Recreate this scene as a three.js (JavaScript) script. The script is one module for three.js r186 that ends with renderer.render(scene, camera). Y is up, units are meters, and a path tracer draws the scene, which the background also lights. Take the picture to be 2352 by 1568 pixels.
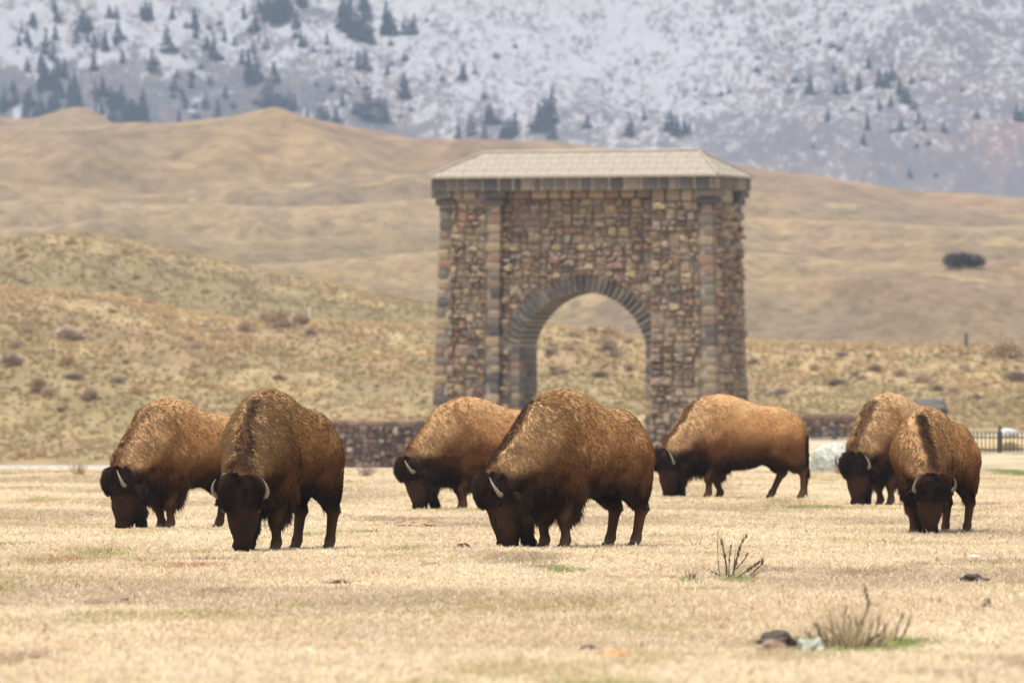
import * as THREE from 'three';
import { mergeGeometries } from 'three/addons/utils/BufferGeometryUtils.js';

// ---------------------------------------------------------------- camera, sky, sun, exposure
const W = 1024, H = 682;
const FOCAL = 19600, HORIZON = 954, EYE = 1.4;           // lens in units of a 2352 x 1568 frame
const camera = new THREE.PerspectiveCamera(2 * Math.atan(784 / FOCAL) * 180 / Math.PI, 2352 / 1568, 1, 20000);
camera.position.set(0, EYE, 0);
camera.lookAt(0, EYE, -100);
camera.setViewOffset(2352, 1568, 0, 784 - HORIZON, 2352, 1568);
camera.focus = 90; camera.userData.focus = 90; camera.userData.fStop = 5.6;
camera.updateProjectionMatrix();

const renderer = new THREE.WebGLRenderer({ antialias: true });
renderer.setSize(W, H);
renderer.toneMapping = THREE.LinearToneMapping;
renderer.toneMappingExposure = 1.6;
renderer.shadowMap.enabled = true;
const scene = new THREE.Scene();

const SUN = new THREE.Vector3(-0.22, 0.92, 0.20).normalize();   // high overhead, behind thin cloud
{ // thin bright overcast: an even veil, brighter towards the zenith and softly so around the sun
  const w = 512, h = 256, d = new Float32Array(w * h * 4);
  for (let j = 0; j < h; j++) for (let i = 0; i < w; i++) {
    const el = ((j + 0.5) / h - 0.5) * Math.PI, az = ((i + 0.5) / w - 0.5) * 2 * Math.PI;
    const v = [Math.cos(el) * Math.cos(az), Math.sin(el), Math.cos(el) * Math.sin(az)];
    const c = v[0] * SUN.x + v[1] * SUN.y + v[2] * SUN.z;
    const up = Math.max(0, v[1]);
    let L = 0.58 * (1 + 1.1 * up) / 1.6 + 0.9 * Math.exp((c - 1) * 9);
    const k = (j * w + i) * 4;
    d[k] = L * 0.97; d[k + 1] = L * 1.0; d[k + 2] = L * 1.07; d[k + 3] = 1;
    if (v[1] < 0) { d[k] = 0.3; d[k + 1] = 0.27; d[k + 2] = 0.22; }
  }
  const sky = new THREE.DataTexture(d, w, h, THREE.RGBAFormat, THREE.FloatType);
  sky.mapping = THREE.EquirectangularReflectionMapping; sky.magFilter = sky.minFilter = THREE.LinearFilter; sky.needsUpdate = true;
  scene.background = sky; scene.environment = sky; scene.environmentIntensity = 1;
}
const sun = new THREE.DirectionalLight(0xfff5e8, 2.9);
sun.position.set(SUN.x * 400, SUN.y * 400, -90 + SUN.z * 400);
sun.target.position.set(0, 0, -90);
sun.castShadow = true; sun.shadow.radius = 24; sun.shadow.mapSize.set(2048, 2048);
Object.assign(sun.shadow.camera, { left: -60, right: 60, top: 60, bottom: -60, near: 1, far: 1200 });
scene.add(sun, sun.target);

// ---------------------------------------------------------------- helpers
function rng(seed) { let s = seed >>> 0; return () => { s = (s + 0x6D2B79F5) | 0; let t = Math.imul(s ^ (s >>> 15), 1 | s); t = (t + Math.imul(t ^ (t >>> 7), 61 | t)) ^ t; return ((t ^ (t >>> 14)) >>> 0) / 4294967296; }; }
const lerp = (a, b, t) => a + (b - a) * t, clamp = (x, a = 0, b = 1) => Math.min(b, Math.max(a, x));
const sstep = (a, b, x) => { const t = clamp((x - a) / (b - a)); return t * t * (3 - 2 * t); };
const hash = (x, y, z) => { let h = Math.imul(x, 374761393) ^ Math.imul(y, 668265263) ^ Math.imul(z, 2147483629 | 0); h = Math.imul(h ^ (h >>> 13), 1274126177); h = Math.imul(h ^ (h >>> 15), 2246822519 | 0); return ((h ^ (h >>> 16)) >>> 0) / 4294967296; };
const fade = t => t * t * t * (t * (t * 6 - 15) + 10);
function noise2(x, y, s = 0, per = 0) {                   // value noise, -1..1, optionally periodic
  let xi = Math.floor(x), yi = Math.floor(y); const u = fade(x - xi), v = fade(y - yi);
  let x1 = xi + 1, y1 = yi + 1;
  if (per) { xi = ((xi % per) + per) % per; x1 = ((x1 % per) + per) % per; yi = ((yi % per) + per) % per; y1 = ((y1 % per) + per) % per; }
  return 2 * lerp(lerp(hash(xi, yi, s), hash(x1, yi, s), u), lerp(hash(xi, y1, s), hash(x1, y1, s), u), v) - 1;
}
function noise3(x, y, z) {
  const xi = Math.floor(x), yi = Math.floor(y), zi = Math.floor(z), u = fade(x - xi), v = fade(y - yi), w = fade(z - zi);
  const f = k => lerp(lerp(hash(xi, yi, k), hash(xi + 1, yi, k), u), lerp(hash(xi, yi + 1, k), hash(xi + 1, yi + 1, k), u), v);
  return 2 * lerp(f(zi), f(zi + 1), w) - 1;
}
function fbm(x, y, s, oct = 4, per = 0) { let a = 0.5, t = 0; for (let i = 0; i < oct; i++) { t += a * noise2(x, y, s + i * 17, per); x *= 2; y *= 2; per *= 2; a *= 0.5; } return t; }
const used = {};
function numbered(n) { const k = used[n] = (used[n] ?? -1) + 1; return k ? n + '_' + String(k).padStart(3, '0') : n; }
function tag(o, label, category, group, kind) { if (label) o.userData.label = label; if (category) o.userData.category = category; if (group) o.userData.group = group; if (kind) o.userData.kind = kind; return o; }
function thing(name, label, category, pos, rot = 0, group) { const o = new THREE.Group(); o.name = numbered(name); o.position.set(...pos); o.rotation.y = rot; tag(o, label, category, group); scene.add(o); return o; }
function part(name, geo, mat, parent) { const m = new THREE.Mesh(geo, mat); m.name = name; m.castShadow = m.receiveShadow = true; parent.add(m); return m; }
function struct(name, geo, mat) { const m = new THREE.Mesh(geo, mat); m.name = numbered(name); m.castShadow = m.receiveShadow = true; m.userData.kind = 'structure'; scene.add(m); return m; }
function copy(root, name, pos, rot, scale, label, group) { const r = root.clone(); r.name = numbered(name); r.position.set(...pos); r.rotation.y = rot; if (scale) r.scale.set(...(Array.isArray(scale) ? scale : [scale, scale, scale])); r.userData = { ...root.userData }; if (label) r.userData.label = label; if (group) r.userData.group = group; scene.add(r); return r; }
const std = (r, g, b, rough = 0.95, o = {}) => new THREE.MeshStandardMaterial({ color: new THREE.Color().setRGB(r, g, b), roughness: rough, metalness: 0, ...o });
function dataTex(w, h, fn, srgb = true) {
  const d = new Uint8Array(w * h * 4);
  for (let j = 0; j < h; j++) for (let i = 0; i < w; i++) { const c = fn(i / w, j / h), k = (j * w + i) * 4; for (let q = 0; q < 3; q++) { let v = clamp(c[q]); if (srgb) v = v <= 0.0031308 ? v * 12.92 : 1.055 * Math.pow(v, 1 / 2.4) - 0.055; d[k + q] = v * 255; } d[k + 3] = 255; }
  const t = new THREE.DataTexture(d, w, h, THREE.RGBAFormat); t.wrapS = t.wrapT = THREE.RepeatWrapping; t.magFilter = THREE.LinearFilter; t.minFilter = THREE.LinearMipmapLinearFilter; t.generateMipmaps = true; if (srgb) t.colorSpace = THREE.SRGBColorSpace; t.needsUpdate = true; return t;
}
const mix3 = (a, b, t) => [lerp(a[0], b[0], t), lerp(a[1], b[1], t), lerp(a[2], b[2], t)];
function pline(pts, x) { if (x <= pts[0][0]) return pts[0][1]; for (let i = 1; i < pts.length; i++) if (x <= pts[i][0]) { const a = pts[i - 1], b = pts[i], p0 = pts[Math.max(0, i - 2)], p3 = pts[Math.min(pts.length - 1, i + 1)], dx = b[0] - a[0], t = (x - a[0]) / dx; // Hermite through the points
    const m1 = (b[1] - p0[1]) / (b[0] - p0[0]) * dx, m2 = (p3[1] - a[1]) / (p3[0] - a[0]) * dx, t2 = t * t, t3 = t2 * t;
    return (2 * t3 - 3 * t2 + 1) * a[1] + (t3 - 2 * t2 + t) * m1 + (-2 * t3 + 3 * t2) * b[1] + (t3 - t2) * m2; } return pts[pts.length - 1][1]; }
const PX = (px, d) => (px - 1176) / FOCAL * d, PY = (py, d) => EYE - (py - HORIZON) / FOCAL * d;   // where a sight line stands at distance d

// ---------------------------------------------------------------- terrain
const DIP = [[-60, -1.35], [-12, -1.35], [-3.8, -1.3], [4, -0.5], [9, -0.3], [14, 0.25], [60, 0.4]];
function groundH(X, d) {
  let h = 0.05 * noise2(X / 7 + 3, d / 9, 5) + 0.03 * noise2(X / 2.3, d / 3.1, 6);
  h *= sstep(8, 40, d);
  if (d > 200) h += sstep(200, 420, d) * pline(DIP, clamp(X, -60, 60));
  return h;
}
const HILLS = [                                             // lf: length of the face; bot: where its foot comes into view
  { name: 'far_left_ridge', dc: 1800, lf: 80, bot: 345, rough: 5, crest: [[-900, 330], [-400, 270], [-100, 262], [0, 268], [80, 273], [180, 256], [225, 270], [270, 292], [400, 330], [900, 470], [1400, 520], [3400, 560]] },
  { name: 'far_ridge', dc: 1500, lf: 75, bot: 510, rough: 5, crest: [[-900, 340], [-300, 330], [0, 315], [150, 300], [300, 290], [420, 284], [540, 272], [610, 262], [650, 259], [690, 266], [800, 288], [950, 318], [1050, 328], [1200, 326], [1400, 340], [1600, 360], [1730, 385], [1850, 400], [2000, 424], [2100, 440], [2230, 444], [2352, 454], [2700, 470], [3400, 450]] },
  { name: 'base_hill', dc: 1370, lf: 35, bot: 540, rough: 3, crest: [[-900, 400], [0, 416], [175, 431], [350, 446], [500, 432], [750, 416], [1000, 401], [1300, 420], [1750, 440], [1900, 462], [2100, 480], [2352, 492], [3400, 480]] },
  { name: 'folded_hill', dc: 1240, lf: 30, bot: 600, rough: 2.5, crest: [[-900, 480], [-300, 470], [0, 462], [175, 457], [300, 470], [500, 468], [650, 474], [800, 470], [1000, 455], [1300, 450], [1700, 495], [1850, 505], [2000, 508], [2200, 522], [2352, 518], [3400, 480]] },
  { name: 'low_ridge', dc: 1090, lf: 26, bot: 640, rough: 2.2, crest: [[-900, 520], [0, 525], [150, 512], [260, 500], [380, 528], [470, 552], [650, 552], [800, 541], [1007, 524], [1300, 530], [1700, 545], [1850, 560], [2050, 552], [2200, 540], [2352, 545], [3400, 530]] },
  { name: 'rolling_hill', dc: 960, lf: 28, bot: 720, rough: 1.8, crest: [[-900, 640], [0, 640], [400, 622], [560, 612], [800, 594], [1007, 577], [1300, 575], [1600, 580], [1816, 583], [1972, 601], [2187, 604], [2352, 596], [3400, 600]] },
  { name: 'broad_hill', dc: 860, lf: 36, bot: 815, rough: 1.8, crest: [[-900, 720], [600, 720], [1100, 690], [1500, 660], [1738, 640], [1900, 628], [2050, 622], [2200, 633], [2352, 660], [2700, 700], [3400, 730]] },
  { name: 'left_hill', dc: 770, lf: 55, bot: 770, rough: 1.5, crest: [[-900, 610], [-300, 590], [0, 556], [70, 543], [146, 537], [258, 543], [388, 576], [517, 602], [646, 632], [775, 658], [904, 684], [1007, 701], [1150, 735], [1300, 800], [1600, 850], [3400, 850]] },
  { name: 'sagebrush_slope', dc: 540, lf: 92, bot: 0, rough: 1.1, crest: [[-900, 640], [-200, 650], [0, 662], [129, 671], [258, 684], [388, 705], [517, 731], [650, 742], [861, 750], [1007, 752], [1240, 744], [1300, 752], [1400, 766], [1480, 784], [1720, 788], [1900, 791], [2100, 796], [2352, 800], [3400, 800]] },
];
const TINT = { far_left_ridge: [[0.335, 0.25, 0.17], [0.25, 0.19, 0.14]], far_ridge: [[0.325, 0.245, 0.165], [0.24, 0.185, 0.135]], base_hill: [[0.265, 0.205, 0.145], [0.24, 0.19, 0.13]], folded_hill: [[0.355, 0.275, 0.185], [0.225, 0.175, 0.125]], low_ridge: [[0.27, 0.215, 0.145], [0.235, 0.18, 0.125]], rolling_hill: [[0.335, 0.26, 0.17], [0.235, 0.18, 0.13]], broad_hill: [[0.25, 0.195, 0.14], [0.25, 0.19, 0.135]], left_hill: [[0.285, 0.235, 0.135], [0.24, 0.20, 0.105]], sagebrush_slope: [[0.41, 0.33, 0.195], [0.27, 0.22, 0.115]] };
for (const L of HILLS) { [L.tint, L.low] = TINT[L.name]; L.lf *= 0.8; L.d0 = L.dc - L.lf; L.db = L.dc + L.lf * 1.2; L.base = L.bot ? EYE + (HORIZON - L.bot) / FOCAL * L.d0 : -1.6; }
function hillH(L, X, d) {
  const px = 1176 + X * FOCAL / L.dc, top = EYE + (HORIZON - pline(L.crest, px)) * L.dc / FOCAL;
  const base = Math.min(L.base + (L.name === 'sagebrush_slope' ? 2.0 * sstep(6, 18, X) : 0), top - 0.5);
  if (d < L.d0) return base - (L.d0 - d) * 0.2;
  const t = clamp((d - L.d0) / L.lf);
  const s = L.rough, w = Math.sin(Math.PI * Math.min(1, t)) * 0.9;
  const gully = (fbm(X / (s * 9) + 7 + d / (s * 40), d / (s * 14), 31 + L.dc, 4) * 1.5 - Math.abs(noise2(X / (s * 5) + d / (s * 9), d / (s * 26), 77 + L.dc)) * 0.9) * Math.min(s, (top - base) * 0.32);
  const lump = 0.07 * s * fbm(X / s / 1.6, d / s / 1.4, 9, 3);
  if (d <= L.dc) return base + (top - base) * Math.pow(Math.sin(t * Math.PI / 2), 1.1) + gully * w + lump;
  const q = clamp((d - L.dc) / (L.db - L.dc)); return lerp(top + lump, base - 4, q * q * (3 - 2 * q));
}
function mountainH(X, d) {
  let h = 55 + 0.40 * (d - 3600);
  if (d > 4100) h = 255 + 0.46 * (d - 4100);
  const env = sstep(3450, 3700, d);
  h += env * (fbm(X / 150 + 0.6, d / 260, 41, 4) * 26 - Math.abs(fbm(X / 60 + d / 170, d / 240, 43, 3)) * 16 + fbm(X / 14, d / 18, 47, 3) * 2.6);
  return h;
}
function surfaceH(X, d) { let h = groundH(X, d); if (d > 440) for (const L of HILLS) if (d > L.d0 - 59 && d < L.db) h = Math.max(h, hillH(L, X, d)); if (d > 3450) h = Math.max(h, mountainH(X, d)); return h; }
function hit(px, py) {                                                    // first ground met by a sight line
  let d = 20, prev = 20;
  while (d < 5200) { const X = PX(px, d); if (surfaceH(X, d) >= PY(py, d)) { let a = prev, b = d; for (let i = 0; i < 24; i++) { const m = (a + b) / 2; if (surfaceH(PX(px, m), m) >= PY(py, m)) b = m; else a = m; } return [PX(px, b), surfaceH(PX(px, b), b), -b, b]; } prev = d; d += Math.max(0.1, d * 0.002); }
  return [PX(px, 4000), 200, -4000, 4000];
}
function gridGeo(xs, ds, hf, col, uvS) {
  const nx = xs.length, nd = ds.length, P = new Float32Array(nx * nd * 3), C = col ? new Float32Array(nx * nd * 3) : null, U = new Float32Array(nx * nd * 2), I = [];
  for (let j = 0; j < nd; j++) for (let i = 0; i < nx; i++) { const k = j * nx + i, x = xs[i], d = ds[j]; P[k * 3] = x; P[k * 3 + 1] = hf(x, d); P[k * 3 + 2] = -d; U[k * 2] = x / uvS; U[k * 2 + 1] = d / uvS; if (C) { const c = col(x, d); C[k * 3] = c[0]; C[k * 3 + 1] = c[1]; C[k * 3 + 2] = c[2]; } if (i < nx - 1 && j < nd - 1) I.push(k, k + 1, k + nx + 1, k, k + nx + 1, k + nx); }
  const g = new THREE.BufferGeometry(); g.setAttribute('position', new THREE.BufferAttribute(P, 3)); g.setAttribute('uv', new THREE.BufferAttribute(U, 2)); if (C) g.setAttribute('color', new THREE.BufferAttribute(C, 3)); g.setIndex(I); g.computeVertexNormals(); return g;
}
const range = (a, b, n) => Array.from({ length: n + 1 }, (_, i) => a + (b - a) * i / n);

// meadow colours: straw with grey, olive, green and bare patches
const GREEN = [0.20, 0.27, 0.06], RUST = [0.50, 0.24, 0.14], BARE = [0.38, 0.28, 0.18];
const PATCHES = [[1985, 1483, 165, 22, GREEN], [2080, 1468, 60, 16, GREEN], [1690, 1325, 46, 8, GREEN], [1590, 1330, 24, 6, GREEN], [950, 1290, 20, 5, GREEN], [1290, 1310, 30, 6, GREEN], [2330, 1087, 60, 10, GREEN], [430, 1300, 60, 8, RUST], [160, 1285, 40, 8, RUST], [330, 1290, 40, 6, RUST], [60, 1520, 70, 22, BARE], [780, 1332, 40, 5, BARE], [2000, 1520, 120, 14, BARE], [1786, 1475, 50, 9, BARE], [960, 1205, 40, 6, BARE], [254, 1392, 40, 7, BARE], [1800, 1376, 20, 5, BARE], [520, 1282, 90, 5, BARE], [1250, 1300, 110, 6, BARE]]
  .map(([px, py, rx, ry, c]) => { const d = EYE * FOCAL / (py - HORIZON); return [(px - 1176) / FOCAL * d, d, rx / FOCAL * d, ry * d / (py - HORIZON), c]; });
function meadow(X, d) {
  const n1 = fbm(X / 3.2, d / 9, 101, 4), n2 = fbm(X / 1.1 + 9, d / 3.4, 111, 3), n3 = noise2(X / 0.8, d / 2.2, 121);
  let c = [0.75, 0.62, 0.435];
  c = mix3(c, [0.46, 0.365, 0.25], sstep(0.02, 0.4, n1) * 0.55);
  c = mix3(c, [0.81, 0.70, 0.51], sstep(0.05, 0.45, -n1) * 0.8);
  c = mix3(c, [0.50, 0.41, 0.19], sstep(0.16, 0.45, n2) * 0.5);
  c = mix3(c, [0.30, 0.34, 0.10], sstep(0.34, 0.5, n2) * sstep(0.1, 0.6, n3) * 0.75);
  c = mix3(c, [0.36, 0.26, 0.165], sstep(0.36, 0.55, fbm(X / 1.5 + 31, d / 4.5, 131, 3)) * 0.6);
  for (const [x, z, rx, rz, k] of PATCHES) { const q = Math.hypot((X - x) / rx, (d - z) / rz) + 0.5 * n3 + 0.7 * n2; if (q < 1.2) c = mix3(c, k, sstep(1.1, 0.5, q) * 0.9); }
  return c;
}
const grainTex = dataTex(512, 512, (u, v) => { const n = fbm(u * 32, v * 32, 3, 4, 32), m = noise2(u * 256, v * 256, 8, 256); const k = 0.78 + 0.35 * n + 0.18 * m; return [k, k * 0.985, k * 0.96]; });
const grainBump = dataTex(512, 512, (u, v) => { const k = 0.5 + 0.4 * fbm(u * 64, v * 64, 13, 4, 64); return [k, k, k]; }, false);
{
  const xs = [-9000, -3000, -1200, -500, -220, -120, -70, ...range(-45, 45, 150), 70, 120, 220, 500, 1200, 3000, 9000];
  const ds = [-1500, -300, -60, -10, 5, 15, 25, ...range(32, 120, 130), ...range(121.5, 210, 60), ...range(213, 460, 70), 600, 1000, 2000, 3500, 6000, 12000];
  const g = gridGeo(xs, ds, (x, d) => Math.abs(x) > 60 || d > 470 ? groundH(clamp(x, -60, 60), Math.min(d, 470)) - (d > 470 ? 3 : 0) : groundH(x, d), (x, d) => { const c = meadow(x, d); return [c[0] * 0.8, c[1] * 0.78, c[2] * 0.74]; }, 1.4);
  struct('ground', g, new THREE.MeshStandardMaterial({ vertexColors: true, map: grainTex, bumpMap: grainBump, bumpScale: 0.02, roughness: 1 }));
}
// hills of dry grass
const hillTex = dataTex(1024, 1024, (u, v) => {
  const n = fbm(u * 12, v * 6, 201, 5, 12 * 0 + 0) * 0, a = fbm(u * 16, v * 16, 203, 5, 16), b = fbm(u * 40, v * 40, 207, 3, 40);
  const k = 0.86 + 0.30 * a + 0.26 * b + n; return [k, k * 0.985, k * 0.95];
});
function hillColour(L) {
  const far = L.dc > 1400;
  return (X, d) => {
    const s = L.rough, n1 = fbm(X / (7 * s) + 5, d / (9 * s), 301 + L.dc, 4), n2 = fbm(X / (2.2 * s), d / (4 * s), 311 + L.dc, 3), n3 = fbm(X / (16 * s) + d / (20 * s), d / (14 * s), 321, 3);
    let c = L.tint;
    c = mix3(c, [0.235, 0.18, 0.125], sstep(0.05, 0.45, n1) * 0.5);
    c = mix3(c, [0.42, 0.31, 0.18], sstep(0.08, 0.4, -n1) * 0.45);
    c = mix3(c, [0.245, 0.215, 0.10], sstep(0.05, 0.4, n2) * (L.dc < 850 ? 0.75 : 0.3));
    c = mix3(c, [0.28, 0.195, 0.14], sstep(0.0, 0.4, n3) * 0.55);
    const t = Math.pow(Math.sin(clamp((d - L.d0) / L.lf) * Math.PI / 2), 1.1), scrubShade = 0.66 - t + 0.22 * n2 + 0.34 * n1;                     // hollow shade and crest light painted in, with grey brush and bleached grass, patchy
    c = mix3(c, L.low, sstep(-0.05, 0.08, scrubShade + 0.5 * noise2(X / s / 0.5, d / s / 0.7, 77)) * 0.5);
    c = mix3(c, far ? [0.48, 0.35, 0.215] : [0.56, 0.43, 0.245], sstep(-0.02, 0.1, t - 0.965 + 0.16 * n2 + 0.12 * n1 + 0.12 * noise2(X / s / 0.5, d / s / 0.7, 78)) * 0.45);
    const k = L.dc > 800 ? 0.76 : 0.86; return [c[0] * k * 1.03, c[1] * k * 0.97, c[2] * k * 0.86];
  };
}
const hillMat = new THREE.MeshStandardMaterial({ vertexColors: true, map: hillTex, roughness: 1 });
for (const L of HILLS) {
  const half = 1500 / FOCAL * L.dc * 1.25, n = Math.min(300, Math.round(half * 2 / (L.rough * 0.35)));
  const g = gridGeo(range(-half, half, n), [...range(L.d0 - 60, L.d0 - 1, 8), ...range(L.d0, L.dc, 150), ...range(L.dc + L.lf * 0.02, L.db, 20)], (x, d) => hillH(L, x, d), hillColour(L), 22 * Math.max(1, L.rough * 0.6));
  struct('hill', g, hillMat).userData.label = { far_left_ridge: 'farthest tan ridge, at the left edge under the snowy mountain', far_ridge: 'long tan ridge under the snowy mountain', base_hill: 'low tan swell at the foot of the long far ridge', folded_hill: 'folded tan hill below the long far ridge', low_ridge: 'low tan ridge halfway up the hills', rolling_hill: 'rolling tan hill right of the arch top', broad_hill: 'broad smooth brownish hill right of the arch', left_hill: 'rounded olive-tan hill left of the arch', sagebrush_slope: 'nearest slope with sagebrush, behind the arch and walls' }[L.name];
}
// snowy mountainside
{
  const RED = (px, py) => sstep(2000, 2280, px) * sstep(255, 300, py) * (1 - sstep(330, 385, py));
  const tex = dataTex(2048, 1024, (u, v) => {
    const X = (u - 0.5) * 1000, d = 3550 + v * 450, hh = mountainH(X, d), px = 1176 + X / d * FOCAL, py = HORIZON - (hh - EYE) / d * FOCAL;
    const big = fbm(X / 60, d / 90, 401, 4), mid = fbm(X / 11, d / 22, 403, 4), fine = fbm(X / 2.6, d / 6, 405, 3), fin2 = fbm(X / 1.1, d / 2.8, 407, 2);
    let amount = 0.46 + 0.32 * big + 0.34 * mid + 0.65 * fine + 0.85 * fin2;
    amount += 0.28 * (1 - sstep(0, 330, py)) - 0.40 * sstep(240, 420, py) * sstep(900, 1300, px) - 0.22 * sstep(1700, 2200, px) + 0.16 * sstep(760, 1000, px) * (1 - sstep(1500, 1800, px)) * (1 - sstep(120, 260, py));
    const brush = fbm(X / 13, d / 26, 411, 4), wood = (1 - sstep(700, 1000, px)) * (0.45 + 0.55 * sstep(40, 200, py - 0.12 * px)) * sstep(-0.22, 0.12, brush + 0.35 * sstep(120, 260, py)) * 0.9 + Math.max(0, 1 - Math.hypot((px - 690) / 130, (py - 20) / 80)) * 0.5;
    amount -= 0.8 * wood; amount += 0.25 * (1 - sstep(700, 1000, px)) * (1 - wood);
    const snow = 0.05 + 0.95 * sstep(0.2, 0.98, amount);
    let soil = mix3([0.10, 0.088, 0.092], [0.135, 0.105, 0.095], sstep(-0.2, 0.3, mid));
    soil = mix3(soil, [0.175, 0.105, 0.085], RED(px, py) * sstep(-0.25, 0.25, fine + 0.4 * mid));
    soil = mix3(soil, [0.055, 0.055, 0.062], wood * sstep(-0.35, 0.1, fine));
    const ledge = sstep(1950, 2120, px) * Math.max(0, 1 - Math.abs(py - 146 - 0.03 * (px - 2200) - 9 * noise2(px / 60, 2)) / 5);
    soil = mix3(soil, [0.09, 0.07, 0.08], ledge);
    return mix3(soil, [0.34, 0.34, 0.35], snow * (1 - ledge * 0.8));
  });
  tex.wrapS = tex.wrapT = THREE.MirroredRepeatWrapping;
  const xs = [...range(-1500, -520, 20), ...range(-500, 500, 360), ...range(520, 1500, 20)], ds = [...range(3300, 3540, 10), ...range(3550, 4000, 190), ...range(4010, 4200, 12), ...range(4300, 5400, 10)];
  const g = gridGeo(xs, ds, mountainH, null, 1), p = g.attributes.position, u = g.attributes.uv;
  for (let i = 0; i < p.count; i++) u.setXY(i, p.getX(i) / 1000 + 0.5, (-p.getZ(i) - 3550) / 450);
  const m = struct('mountain', g, new THREE.MeshStandardMaterial({ map: tex, roughness: 1 }));
  m.userData.label = 'mountainside dusted with snow, filling the top of the view';
}
// road left of the herd
{
  const xs = range(-60, -10, 50), rows = [288, 291, 300, 309, 312];
  const g = gridGeo(xs, rows, (x, d) => groundH(-30, 300) + (d < 289 || d > 311 ? -0.2 : 0.2) + (x > -12 ? -0.08 : 0), null, 3);
  const r = struct('road', g, std(0.62, 0.61, 0.60, 0.9, { map: grainTex }));
  r.userData.label = 'pale grey road beyond the meadow at the far left';
  const k = gridGeo(xs, [286.6, 286.7, 287.1, 287.2], (x, d) => groundH(-30, 300) + (d > 286.65 && d < 287.15 ? 0.3 : -0.2), null, 3);
  struct('kerb', k, std(0.55, 0.53, 0.50, 0.9, { map: grainTex })).userData.label = 'low pale kerb along the near side of the road';
}

// ---------------------------------------------------------------- stone work
const stoneBump = dataTex(256, 256, (u, v) => { const k = 0.5 + 0.45 * fbm(u * 12, v * 12, 501, 5, 12); return [k, k, k]; }, false);
const stoneGrain = dataTex(256, 256, (u, v) => { const n = fbm(u * 8, v * 8, 503, 5, 8), m = noise2(u * 90, v * 90, 505, 90); const k = 0.86 + 0.3 * n + 0.1 * m; return [k, k * (0.99 + 0.04 * n), k * 0.98]; });
const stoneMat = (r, g, b) => std(r, g, b, 0.92, { map: stoneGrain, bumpMap: stoneBump, bumpScale: 0.02 });
const RUBBLE = [[0.33, 0.25, 0.165], [0.36, 0.285, 0.19], [0.28, 0.215, 0.145], [0.24, 0.165, 0.12], [0.20, 0.125, 0.095], [0.25, 0.135, 0.095], [0.22, 0.19, 0.155], [0.155, 0.14, 0.125], [0.38, 0.295, 0.16], [0.30, 0.235, 0.165], [0.17, 0.115, 0.09], [0.35, 0.27, 0.18]].map(c => stoneMat(...mix3(c, [0.265, 0.207, 0.15], 0.36).map(v => v * 1.2)));
const BASALT = [[0.125, 0.115, 0.105], [0.17, 0.15, 0.13], [0.10, 0.093, 0.086], [0.215, 0.18, 0.145], [0.15, 0.127, 0.11]].map(c => stoneMat(...c));
const WALLSTONE = [[0.12, 0.095, 0.085], [0.16, 0.12, 0.10], [0.10, 0.085, 0.08], [0.20, 0.15, 0.125], [0.145, 0.10, 0.08], [0.24, 0.20, 0.165], [0.085, 0.075, 0.07], [0.18, 0.125, 0.10], [0.30, 0.27, 0.25]].map(c => stoneMat(c[0] * 1.5, c[1] * 1.36, c[2] * 1.2));
const MORTAR = stoneMat(0.42, 0.37, 0.30);
const MORTAR_DARK = stoneMat(0.20, 0.175, 0.15);
const SHINGLE = [[0.42, 0.37, 0.30], [0.46, 0.41, 0.335], [0.385, 0.335, 0.27]].map(c => std(...c, 0.9, { map: stoneGrain, bumpMap: stoneBump, bumpScale: 0.015 }));
function clipHalf(poly, nx, ny, c) {                     // keep nx*x + ny*y <= c
  const out = []; for (let i = 0; i < poly.length; i++) { const a = poly[i], b = poly[(i + 1) % poly.length], da = nx * a[0] + ny * a[1] - c, db = nx * b[0] + ny * b[1] - c; if (da <= 0) out.push(a); if ((da < 0 && db > 0) || (da > 0 && db < 0)) { const t = da / (da - db); out.push([lerp(a[0], b[0], t), lerp(a[1], b[1], t)]); } } return out;
}
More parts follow.
